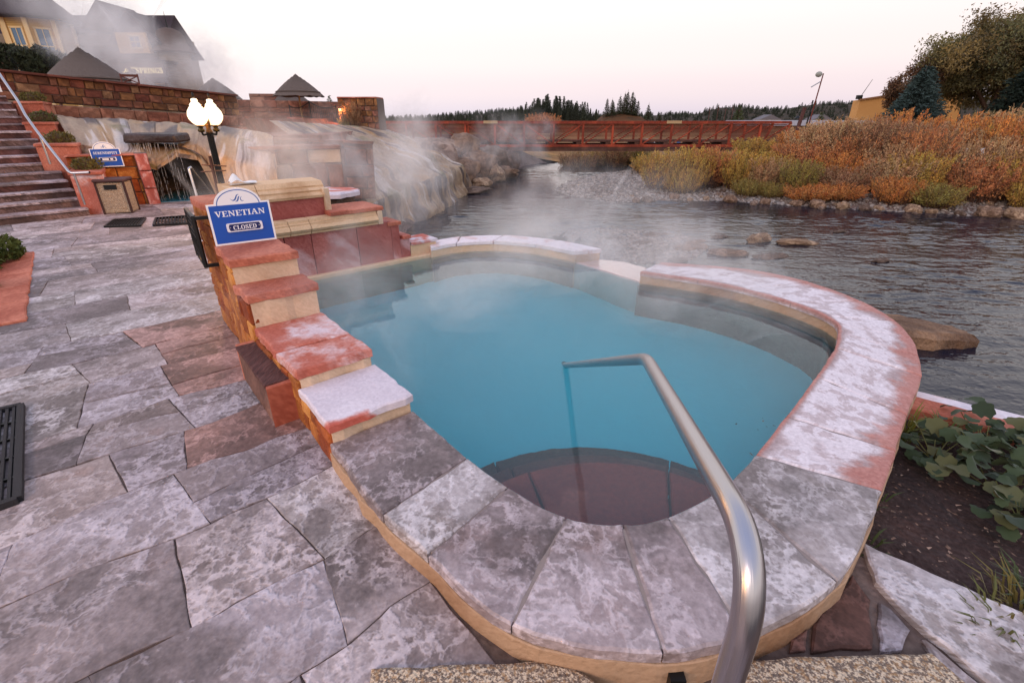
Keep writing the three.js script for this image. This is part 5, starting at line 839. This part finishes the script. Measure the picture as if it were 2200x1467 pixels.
// shrubs and orange stones at the left edge of the patio
{
  const f = mul(71);
  const ed = thing('bed_edge_stones', 'row of bare orange flagstones edging the left planting bed', 'stones');
  for (let i = 0; i < 5; i++) { const t = i / 5, a = [lerp(-4.1, -6.0, t), lerp(-3.55, -5.75, t)], d = [-.38, -.44], n = [-.42, .36]; part(ed, 'edge_stone', slab([[a[0] + .15, a[1] - .1], [a[0] + d[0] + .15, a[1] + d[1] - .1], [a[0] + d[0] + n[0], a[1] + d[1] + n[1]], [a[0] + n[0], a[1] + n[1]]], -.02, .022, { bev: .01, jit: .015, uvs: .7, uo: f(), f }), M.sand); }
  for (const [x, z, r, lab] of [[-5.95, -5.4, .32, 'round green shrub at the far end of the left bed'], [-5.75, -4.95, .28, 'green shrub in the middle of the left bed'], [-5.1, -4.4, .16, 'small green shrub at the near end of the left bed']]) { const t = thing('low_shrub', lab, 'shrub', 'shrubs of the left bed'); part(t, 'foliage', leafBall(1500, .06, mul(Math.round(-x * 100)), x, .12, z, r, .16, r), mat({ color: 0x4c5420, roughness: 1 })); part(t, 'stems', mergeGeometries([0, 1, 2, 3].map((k) => rod([x, 0, z], [x + .12 * Math.cos(k * 1.6), .16, z + .12 * Math.sin(k * 1.6)], .008, .004, 5))), stemM); }
}
// ---------------------------------------------------------------- thatched parasols
{
  const thatch = mat({ color: 0x6e6058, bumpMap: rept(T.bark, 6, 2), bumpScale: .03, roughness: 1 });
  const make = (label) => {
    const t = thing('thatched_parasol', label, 'parasol', 'thatched parasols'), f = mul(640);
    for (let k = 0; k < 6; k++) { const r0 = .06 + k * .2, r1 = r0 + .30, yy = (q) => 2.95 - .125 * q - .16 * (q / 6) ** 3, y0 = yy(k), y1 = yy(k + 1) - .15; const g = gridSurf(48, 3, (u, v) => { const a = u * 6.2832, jag = v > .9 ? .07 * (f() - .5) : 0, r = lerp(r0 * .9, r1, v); return [Math.cos(a) * r, lerp(y0, y1, v) - .04 * v * v + jag, Math.sin(a) * r]; }, (u, v) => [u * 4, v]); part(t, 'thatch_tier', g, thatch); }
    const un = new THREE.ConeGeometry(1.2, .5, 40, 1, true); un.translate(0, 2.32, 0); part(t, 'underside', un, mat({ color: 0x5a483c, roughness: 1 }));
    const fin = new THREE.ConeGeometry(.07, .12, 12); fin.translate(0, 2.94, 0); part(t, 'tip', fin, thatch);
    part(t, 'pole', rod([0, 0, 0], [0, 2.7, 0], .05, .045, 12), mat({ color: 0xa07a50, roughness: .7 }));
    return t;
  };
  const a = make('thatched parasol peering over the long ashlar parapet'); a.position.set(-13.1, .62, -17.0); a.scale.set(.92, .95, .92);
  for (const [x, y, z, s, lab] of [[-14.7, .85, -27, .84, 'thatched parasol half lost in steam behind the lit lamp'], [-9.3, .95, -23.7, .78, 'thatched parasol standing inside the black terrace railing'], [-11.0, .75, -27, .74, 'thatched parasol partly hidden by the one at the railing'], [-16.5, .8, -24, .9, 'low thatched parasol beside the dark sign board of the hotel']]) { const c = copyOf(a, [x, y, z], 0, [s, s * .98, s], lab); }
}
// black railing on the terrace corner
{
  const g = thing('terrace_railing', 'black iron railing with swooping top rail on the terrace corner', 'railing');
  const seg = [[[-9.55, 1.58, -23.1], [-8.6, 1.46, -22.9], .40, .66], [[-8.6, 1.46, -22.9], [-7.5, 1.33, -22.9], .68, .62]];
  for (const [A, B, h0, h1] of seg) {
    const L = (t, y) => [lerp(A[0], B[0], t), lerp(A[1], B[1], t) + y, lerp(A[2], B[2], t)], top = []; for (let i = 0; i <= 10; i++) { const t = i / 10; top.push(L(t, lerp(h0, h1, t) - .16 * Math.sin(Math.PI * t) * (1 - .3 * t))); }
    part(g, 'top_rail', tube(top, .018, 6, 40), M.black); part(g, 'bottom_rail', rod(L(0, .06), L(1, .06), .014), M.black);
    for (const t of [0, 1]) part(g, 'post', rod(L(t, -.1), L(t, lerp(h0, h1, t) + .04), .026), M.black);
    for (let i = 1; i < 14; i++) { const t = i / 14, h = lerp(h0, h1, t) - .16 * Math.sin(Math.PI * t) * (1 - .3 * t); part(g, 'baluster', rod(L(t, .06), L(t, h), .008), M.black); }
  }
  part(scene.getObjectByName('terrace_railing'), 'kerb', boxUV(boxAt(2.3, .12, .5, -8.5, 1.36, -23.1, 0, 0, -.11), 1), M.sand);
  const w = thing('wall_lamp', 'small lit wall lamp on the sandstone end wall', 'wall lamp', null, [-7.2, 1.82, -22.45]);
  const sh = new THREE.ConeGeometry(.09, .08, 16, 1, true); sh.translate(0, .08, 0); part(w, 'shade', sh, M.black); const bu = new THREE.SphereGeometry(.06, 12, 8); part(w, 'bulb', bu, new THREE.MeshStandardMaterial({ color: 0xfff0d0, emissive: 0xffd090, emissiveIntensity: 9 })); const pl = new THREE.PointLight(0xffb870, 3, 0, 2); pl.castShadow = true; pl.shadow.radius = 3; w.add(pl);
  const s = thing('bare_shrub', 'half bare reddish shrub before the sandstone end wall', 'shrub', null, [-6.75, 1.05, -22.35]); part(s, 'stems', bushG[1].stem, stemM); part(s, 'foliage', bushG[1].leaf, LM.brown); s.scale.set(.75, 1.05, .6);
  const s2 = thing('bare_shrub', 'low olive shrub under the wall lamp', 'shrub', null, [-7.0, 1.0, -22.3], 2); part(s2, 'stems', bushG[2].stem, stemM); part(s2, 'foliage', bushG[2].leaf, LM.olive); s2.scale.set(.8, .5, .5);
}
// folding chair on the terrace
{
  const c = thing('wooden_chair', 'brown folding wooden chair showing above the terrace parapet', 'chair', null, [-10.85, 2.02, -15.6], .5), m = mat({ color: 0x5c2412, roughness: .6 });
  for (const s of [-1, 1]) { part(c, 'leg', rod([s * .2, -.3, .2], [s * .2, .62, -.12], .022), m); part(c, 'leg', rod([s * .2, -.3, -.2], [s * .2, .2, .2], .02), m); }
  part(c, 'seat', boxAt(.42, .03, .4, 0, .16, .05), m); part(c, 'back_rail', boxAt(.42, .06, .03, 0, .58, -.1), m); part(c, 'back_rail', boxAt(.42, .05, .03, 0, .36, -.02), m); part(c, 'back_cross', rod([-.2, .38, -.03], [.2, .57, -.1], .014), m); part(c, 'back_cross', rod([.2, .38, -.03], [-.2, .57, -.1], .014), m);
}
// ---------------------------------------------------------------- hotel
{
  const b = thing('hotel', 'gabled hotel with yellow bay tower, dark shingle roofs and domed corner turret', 'building');
  const sid = mat({ color: 0xd2a45c, bumpMap: hmap(16, 256, (u, v) => (v * 16) % 1, [1, 1]), bumpScale: .03 }), trim = mat({ color: 0xe6c690 }), tan = mat({ color: 0x8a7864, bumpMap: hmap(16, 256, (u, v) => (v * 16) % 1), bumpScale: .03 }), roof = mat({ color: 0x3a2c30, bumpMap: rept(T.noiseH, 4, 8), bumpScale: .05, roughness: 1 }), glass = phys({ color: 0x4c6a86, roughness: .08 }), dim = mat({ color: 0x6c5e5c });
  part(b, 'wall', boxUV(boxAt(14, 5.2, 3.4, -27.7, 3.4, -35.1), .4), tan);
  const gable = (name, x0, x1, yE, yP, z0, z1, m = roof, over = .3) => { const sh = new THREE.Shape(); sh.moveTo(x0 - over, yE); sh.lineTo((x0 + x1) / 2, yP); sh.lineTo(x1 + over, yE); sh.lineTo(x0 - over, yE); const g = new THREE.ExtrudeGeometry(sh, { depth: z0 - z1, bevelEnabled: false }); g.translate(0, 0, z1); return part(b, name, boxUV(g, .4), m); };
  // long main roof, ridge along x
  { const sh = new THREE.Shape(); sh.moveTo(32.6, 4.6); sh.lineTo(35.2, 7.2); sh.lineTo(37.4, 5); sh.lineTo(32.6, 4.6); const g = new THREE.ExtrudeGeometry(sh, { depth: 14.2, bevelEnabled: false }); g.applyMatrix4(new THREE.Matrix4().makeBasis(V(0, 0, -1), V(0, 1, 0), V(1, 0, 0))); g.translate(-34.8, 0, 0); part(b, 'roof', boxUV(g, .4), roof); }
  const g1 = gable('gable_roof', -24.1, -21.9, 6.1, 7.45, -32.2, -35.2); const g2 = gable('gable_roof', -22.6, -20.2, 5.35, 6.95, -32.0, -35.2);
  const gw = part(b, 'gable_wall', boxUV(boxAt(1.7, 1.0, .3, -21.4, 5.35, -32.0), .5), sid);
  const win = (x, y, z, w, h, ry = 0, par = b) => { const o = new THREE.Group(); o.name = 'window'; o.position.set(x, y, z); o.rotation.y = ry; par.add(o); part(o, 'frame', mergeGeometries([boxAt(w + .12, .08, .06, 0, h / 2, 0), boxAt(w + .12, .08, .06, 0, -h / 2, 0), boxAt(.08, h, .06, -w / 2, 0, 0), boxAt(.08, h, .06, w / 2, 0, 0), boxAt(w, .05, .06, 0, 0, 0), boxAt(.03, h, .05, 0, 0, 0)]), trim); part(o, 'pane', boxAt(w, h / 2 - .06, .03, 0, h / 4, -.01), glass); part(o, 'pane', boxAt(w, h / 2 - .06, .03, 0, -h / 4, -.01), glass); };
  win(-21.2, 5.4, -31.84, .6, .6);
  for (const x of [-24.3, -22.9, -21.5]) win(x, 4.0, -33.3, .7, 1.2);
  // bay tower
  const cx = -26.7, cz = -32.2, R = 1.55, N = 8, oct = []; for (let i = 0; i < N; i++) { const a = (i + .5) / N * 6.2832; oct.push([cx + R * Math.cos(a), cz + R * Math.sin(a)]); }
  part(b, 'bay_wall', slab(oct, 1.5, 6.5, { jit: 0, bev: 0, seg: 9 }), sid);
  for (let i = 0; i < N; i++) { const [x, z] = oct[i]; part(b, 'corner_board', boxAt(.2, 5, .2, x, 4, z, Math.PI / 8), trim); }
  for (const k of [1, 2, 3]) { const a = k / N * 6.2832, r = R * Math.cos(Math.PI / 8) + .02; win(cx + r * Math.cos(a), 5.1, cz + r * Math.sin(a), .62, 1.7, Math.PI / 2 - a); }
  const cr = new THREE.LatheGeometry([[0, 9.2], [.9, 7.7], [1.9, 6.75], [2.15, 6.5], [2.1, 6.38], [1.4, 6.4]].map(([x, y]) => new THREE.Vector2(x, y)), 8); cr.translate(cx, 0, cz); part(b, 'bay_roof', boxUV(cr, .4), roof);
  // corner turret with bell roof
  const tx = -19.9, tz = -33; const tw = new THREE.CylinderGeometry(.85, .9, 4.6, 8); tw.translate(tx, 2.8, tz); part(b, 'turret_wall', boxUV(tw, .4), tan);
  const dm = new THREE.LatheGeometry([[0, 6.25], [.25, 6.22], [.55, 6.1], [.72, 5.85], [.78, 5.55], [.9, 5.25], [1.2, 5.02], [1.15, 4.96], [.8, 5.0]].map(([x, y]) => new THREE.Vector2(x, y)), 16); dm.translate(tx, 0, tz); part(b, 'turret_roof', boxUV(dm, .4), mat({ color: 0x5c4840, bumpMap: rept(T.noiseH, 4, 8), bumpScale: .05, roughness: 1 })); part(b, 'finial', rod([tx, 6.2, tz], [tx, 7.05, tz], .05, .005, 8), M.black);
  // porch fascia with the name
  const fa = part(b, 'fascia', boxUV(boxAt(3.4, 1.0, .3, -21.3, 3.85, -31.2), .5), mat({ color: 0x3c3236 }));
  part(b, 'porch_roof', boxAt(3.8, .12, 2.2, -21.3, 4.4, -32.1), roof);
  const cv = document.createElement('canvas'); cv.width = 512; cv.height = 160; const c = cv.getContext('2d'); c.fillStyle = '#352c30'; c.fillRect(0, 0, 512, 160); waveLogo(c, 76, 86, 52, '#ffe9a8'); c.fillStyle = '#ffedb4'; c.textBaseline = 'middle'; c.font = 'bold 30px serif'; c.fillText('THE', 136, 58); c.font = 'bold 84px serif'; c.fillText('SPRINGS', 188, 88, 310);
  const t = new THREE.CanvasTexture(cv); t.colorSpace = THREE.SRGBColorSpace; t.magFilter = THREE.LinearFilter;
  part(b, 'name_sign', (() => { const g = new THREE.PlaneGeometry(2.5, .72); g.translate(-20.75, 3.95, -31.03); return g; })(), mat({ map: t, emissive: 0xffffff, emissiveMap: t, emissiveIntensity: .5, roughness: .6 }));
  const f = mul(31); for (const [x, z, r, lab] of [[-17.6, -19.5, 1.0, 'big dark green shrub at the left end of the parapet'], [-16.3, -19.5, .75, 'dark green shrub beside the thatched parasol']]) { const s = thing('terrace_shrub', lab, 'shrub', 'shrubs on the terrace'); part(s, 'foliage', leafBall(2600, .16, f, x, 3.1, z, r, r * .75, r), mat({ color: 0x2c3018, roughness: 1 })); part(s, 'stems', rod([x, 1.9, z], [x, 3.1, z], .05, .02), stemM); }
}
// white notice at the far left of the stairs
{
  const n = thing('stair_notice', 'white notice plate with blue head beside the stair rail', 'sign', null, [-8.62, 2.05, -9.1], .7); part(n, 'plate', boxAt(.16, .3, .01), M.white); part(n, 'head', boxAt(.16, .07, .012, 0, .12, .001), mat({ color: 0x0b4fb0 })); part(n, 'post', rod([0, -.2, -.02], [0, .1, -.02], .015), M.steel);
}
// ---------------------------------------------------------------- right bank: posts, lamps, fence, building, notices, people, car
{
  const p = thing('flood_light_pole', 'tall thin pole with a grey flood light beyond the bridge end', 'pole'); part(p, 'pole', rod([18.9, -.5, -34], [19.17, 4.0, -34], .045, .035, 8), mat({ color: 0x6a2c22 })); const hd = new THREE.SphereGeometry(.2, 12, 8); hd.scale(1, .8, .8); hd.translate(18.9, 3.95, -34); part(p, 'flood_light', hd, mat({ color: 0x9a9a90 })); part(p, 'bracket', rod([19.1, 3.55, -34], [18.55, 3.25, -33.9], .03), M.steel);
  const q = thing('wood_post', 'leaning grey timber post at the right end of the bridge', 'post'); part(q, 'post', boxUV(beam([17.55, -1.2, -33], [17.95, 2.1, -33], .16, .16), .5), M.wood);
  const a = thing('goose_neck_lamp', 'black goose neck street lamp behind the bridge end', 'street lamp'); part(a, 'pole', rod([22.1, -1, -40], [22.25, 2.7, -40], .06, .05), M.black); part(a, 'arm', tube([[22.2, 2.1, -40], [21.6, 2.1, -40], [21.4, 1.75, -40]], .025, 6), M.black); const hs = new THREE.ConeGeometry(.25, .2, 16, 1, true); hs.translate(21.4, 1.6, -40); part(a, 'lamp_shade', hs, M.black); part(a, 'brace', rod([22.24, 2.6, -40], [21.5, 2.0, -40], .012), M.black);
  const f = thing('rail_fence', 'weathered rail fence behind the willow thicket', 'fence'); for (let i = 0; i < 7; i++) { const x = 18.5 + i * 2.3, z = -33.5 + i * .35; part(f, 'post', boxUV(boxAt(.14, 1.5, .14, x, .1, z), .5), M.wood); if (i < 6) for (const y of [.45, .75]) part(f, 'rail', boxUV(beam([x, y, z + .08], [x + 2.3, y, z + .43], .05, .12), .5), M.wood); }
  const h = thing('tan_hall', 'plain tan stucco hall with sloping parapet behind the spruces', 'building'); part(h, 'wall', (() => { const sh = new THREE.Shape(); sh.moveTo(38.6, -2); sh.lineTo(38.6, 3.3); sh.lineTo(50, 4.9); sh.lineTo(50, -2); const g = new THREE.ExtrudeGeometry(sh, { depth: 1.2, bevelEnabled: false }); g.translate(0, 0, -61.2); return boxUV(g, .3); })(), mat({ color: 0xc08a4c, bumpMap: T.noiseH, bumpScale: .03 })); part(h, 'parapet_cap', beam([38.4, 3.36, -59.9], [50, 4.98, -59.9], .3, .12), mat({ color: 0x8a5c3a })); part(h, 'aerial', rod([39.0, 3.3, -61], [40.0, 5.4, -61], .04, .02), M.black); part(h, 'corner_light', boxAt(.5, .4, .4, 38.4, 3.6, -60), M.black);
  const r = thing('low_flat_building', 'low building with pale flat roof behind the bridge end', 'building'); part(r, 'wall', boxUV(boxAt(14, 2.0, 6, 33.5, -.2, -62), .3), mat({ color: 0x8a6a50 })); part(r, 'roof', boxAt(14.6, .5, 6.6, 33.5, 1.0, -62), mat({ color: 0xb4b4c0 }));
  const n = thing('notice_boards', 'pair of tilted white notice boards standing in the willows', 'sign', null, [20.1, -.15, -22.6], -.6); for (const s of [-1, 1]) { part(n, 'board', boxAt(.32, .34, .02, s * .19, .3, 0, 0, -.25, .12), M.white); part(n, 'post', rod([s * .19, -.9, -.03], [s * .19, .2, -.03], .02), M.wood); }
  // two walkers on the path beyond the bridge
  const person = (label, x, z, c1, c2, turn) => {
    const mc = new MarchingCubes(44, new THREE.MeshBasicMaterial(), true, false, 60000); mc.isolation = 0; const S = .95, bones = [[0, .92, 0, 0, 1.4, 0, .13, .17], [0, 1.4, 0, 0, 1.56, .01, .06, .055], [0, 1.66, .02, 0, 1.70, .02, .095, .09], [-.09, .92, 0, -.10, .5, .06, .085, .06], [-.10, .5, .06, -.10, .07, -.02, .06, .045], [.09, .92, 0, .10, .5, -.04, .085, .06], [.10, .5, -.04, .10, .07, -.16, .06, .045], [-.10, .05, -.02, -.10, .04, .12, .045, .04], [.10, .05, -.16, .10, .04, -.02, .045, .04], [-.2, 1.38, 0, -.25, 1.1, -.04, .055, .045], [-.25, 1.1, -.04, -.22, .86, .08, .045, .035], [.2, 1.38, 0, .25, 1.1, .05, .055, .045], [.25, 1.1, .05, .22, .86, .16, .045, .035], [-.18, 1.38, 0, .18, 1.38, 0, .08, .08]];
    const n = 44; for (let k = 0; k < n; k++) for (let j = 0; j < n; j++) for (let i = 0; i < n; i++) { const X = (i / n * 2 - 1) * S, Y = (j / n * 2 - 1) * S + .88, Z = (k / n * 2 - 1) * S; let d = 9; for (const [ax, ay, az, bx, by, bz, r0, r1] of bones) { const ex = bx - ax, ey = by - ay, ez = bz - az, t = clamp(((X - ax) * ex + (Y - ay) * ey + (Z - az) * ez) / (ex * ex + ey * ey + ez * ez), 0, 1), q = Math.hypot(X - ax - ex * t, Y - ay - ey * t, Z - az - ez * t) - lerp(r0, r1, t), h = clamp(.5 + .5 * (d - q) / .05, 0, 1); d = lerp(d, q, h) - .05 * h * (1 - h); } mc.field[i + j * n + k * n * n] = -d; }
    mc.update(); const cnt = mc.count, pos = new Float32Array(mc.positionArray.slice(0, cnt * 3)), col = new Float32Array(cnt * 3);
    for (let i = 0; i < cnt; i++) { pos[i * 3] *= S; pos[i * 3 + 1] = pos[i * 3 + 1] * S + .88; pos[i * 3 + 2] *= S; const y = pos[i * 3 + 1], cc = y > 1.66 ? [.03, .02, .015] : y > 1.5 ? [.5, .3, .22] : y > .85 ? c1 : y > .09 ? c2 : [.02, .02, .02]; col.set(cc, i * 3); }
    const g = new THREE.BufferGeometry(); g.setAttribute('position', new THREE.BufferAttribute(pos, 3)); g.setAttribute('normal', new THREE.BufferAttribute(new Float32Array(mc.normalArray.slice(0, cnt * 3)), 3)); g.setAttribute('color', new THREE.BufferAttribute(col, 3));
    const o = solo('person', g, mat({ color: 0xffffff, vertexColors: true }), label, 'person', 'walkers beyond the bridge'); o.position.set(x, landY(x, z) , z); o.rotation.y = turn;
  };
  person('person in a blue jacket and dark trousers walking beyond the bridge', 15.6, -49, [.02, .16, .5], [.03, .04, .08], 1.3);
  person('person in dark clothes walking beyond the bridge', 17.7, -49, [.012, .014, .02], [.01, .01, .015], -1.3);
  const c = thing('parked_car', 'white car parked beyond the bridge', 'car', null, [15.0, -2.25, -60], .15);
  const body = new THREE.Shape(); [[-2.2, .3], [-2.25, .75], [-1.5, .95], [-.9, 1.45], [.9, 1.5], [1.6, .98], [2.2, .85], [2.25, .35]].forEach(([x, y], i) => i ? body.lineTo(x, y) : body.moveTo(x, y)); const bg = new THREE.ExtrudeGeometry(body, { depth: 1.6, bevelEnabled: true, bevelSize: .06, bevelThickness: .08 }); bg.translate(0, 0, -.8); part(c, 'body', bg, phys({ color: 0xd8dce4, roughness: .3, clearcoat: 1 }));
  for (const s of [-1, 1]) part(c, 'side_window', boxAt(1.9, .36, .02, 0, 1.18, s * .895), phys({ color: 0x20242c, roughness: .05 }));
  for (const x of [-1.4, 1.4]) for (const z of [-.8, .8]) { const w = new THREE.CylinderGeometry(.33, .33, .22, 20); w.rotateX(Math.PI / 2); w.translate(x, .33, z); part(c, 'wheel', w, M.black); }
  for (let i = 0; i < 5; i++) { const u = thing('utility_pole', 'bare timber utility pole far across the valley', 'pole', 'far utility poles', [70 + i * 6, -2, -190 - i * 8]); part(u, 'pole', rod([0, 0, 0], [0, 7 + i % 2, 0], .14, .1), M.wood); part(u, 'cross_arm', boxAt(1.8, .12, .12, 0, 6.4, 0), M.wood); }
  for (const [x, z, w, lab] of [[86, -180, 7, 'far white house with grey roof below the ridge'], [101, -176, 6, 'second far white house nearer the bridge end']]) { const hs2 = thing('far_house', lab, 'house', 'far houses', [x, -2, z]); part(hs2, 'wall', boxAt(w, 3, 5, 0, 1.5, 0), M.white); part(hs2, 'roof', (() => { const sh = new THREE.Shape(); sh.moveTo(-w / 2 - .4, 3); sh.lineTo(0, 4.6); sh.lineTo(w / 2 + .4, 3); const g = new THREE.ExtrudeGeometry(sh, { depth: 5.6, bevelEnabled: false }); g.translate(0, 0, -2.8); return g; })(), mat({ color: 0x6a6468 })); part(hs2, 'window', boxAt(1.2, 1, .05, -1, 1.6, 2.53), M.black); part(hs2, 'door', boxAt(1, 2, .05, 1.4, 1, 2.53), M.wood); }
}
// ---------------------------------------------------------------- steam: soft curling veils of vapour
{
  const f = mul(4242), gs = () => (f() + f() + f() - 1.5) / 1.5;
  const R = 128, ad = new Uint8Array(R * R * 4); for (let j = 0; j < R; j++) for (let i = 0; i < R; i++) { const x = (i + .5) / R * 2 - 1, y = (j + .5) / R * 2 - 1, r = Math.hypot(x, y), w = fb3(x * 1.6 + 3, y * 1.6, 2, 5), o = (j * R + i) * 4; ad[o] = ad[o + 1] = ad[o + 2] = 255 * clamp(Math.max(0, 1 - r * r) ** 1.5 * clamp(.62 + 1.5 * w, 0, 1.15), 0, 1); ad[o + 3] = 255; }
  const am = fin(new THREE.DataTexture(ad, R, R), [1, 1]); am.wrapS = am.wrapT = THREE.ClampToEdgeWrapping;
  const veil = (() => { const g = new THREE.CircleGeometry(.97, 14), p = g.attributes.position, uv = g.attributes.uv; for (let i = 0; i < p.count; i++) { const x = p.getX(i), y = p.getY(i); uv.setXY(i, x * .5 + .5, y * .5 + .5); p.setZ(i, .28 * (x * x - y * y) + .15 * Math.sin(x * 3) * y); } g.computeVertexNormals(); return g; })();
  const make = (name, label, op, list) => { const sm = phys({ color: 0xffffff, roughness: 1, transmission: .5, transparent: true, opacity: op, alphaMap: am, depthWrite: false, side: THREE.DoubleSide }), im = new THREE.InstancedMesh(veil, sm, list.length), m = new THREE.Matrix4(), q = new THREE.Quaternion(); list.forEach(([x, y, z, s, k = 1], i) => { q.setFromEuler(new THREE.Euler(rr(-.7, .7, f), rr(-.9, .9, f), f() * 6.28)); m.compose(V(x, y, z), q, V(s * rr(.8, 1.5, f), s * k, s * rr(.8, 1.2, f))); im.setMatrixAt(i, m); }); im.name = name; tag(im, label, 'steam', null, 'stuff'); scene.add(im); };
  const cloud = (n, fn, sc, th, to) => { let k = 0, g = 0; while (k < n && g++ < n * 30) { const w = fn(); if (fb3(w[0] * sc, w[1] * sc * .7, w[2] * sc, 3) > th && Math.hypot(w[0] + 4.7, w[1] - 1.6, w[2] + 8.2) > 2.0) { to.push(w); k++; } } };
  const thin = [], mid = [], full = [];
  cloud(64, () => [rr(-1.5, 2.0, f), .12 + .5 * f() ** 1.5, rr(-5.5, -2.4, f), rr(.3, .6, f)], .6, 0, thin);
  cloud(32, () => [rr(-3.2, 2.6, f), -1.5 + 1.9 * f() ** 1.3, rr(-11.5, -6.4, f), rr(.5, 1.0, f)], .4, .03, mid);
  cloud(66, () => [rr(-5.3, -2.0, f), .1 + 1.7 * f() ** 1.2, rr(-12.5, -6.6, f), rr(.5, .9, f)], .4, 0, mid);
  cloud(9, () => [rr(-5.0, -2.4, f), -1.5 + 2.4 * f() ** 1.3, rr(-21, -13.5, f), rr(.7, 1.2, f)], .3, .02, mid);
  cloud(46, () => { const t = f(); return [lerp(-16.2, -12.2, t) + gs() * .7, 2.8 + 3.2 * (1 - t * .75) * f() ** .9, rr(-24.5, -19, f), rr(1.0, 1.8, f)]; }, .2, 0, full);
  cloud(22, () => [rr(-8, 3, f), -1.2 + 2.2 * f(), rr(-34, -27, f), rr(1.0, 1.7, f)], .2, .03, mid);
  make('pool_steam', 'thin steam lying on the hot pool', .125, thin);
  make('basin_steam', 'white steam drifting off the lower basins and the river edge', .19, mid);
  make('terrace_steam', 'tall steam plume drifting before the hotel', .24, full);
}

renderer.render(scene, camera);
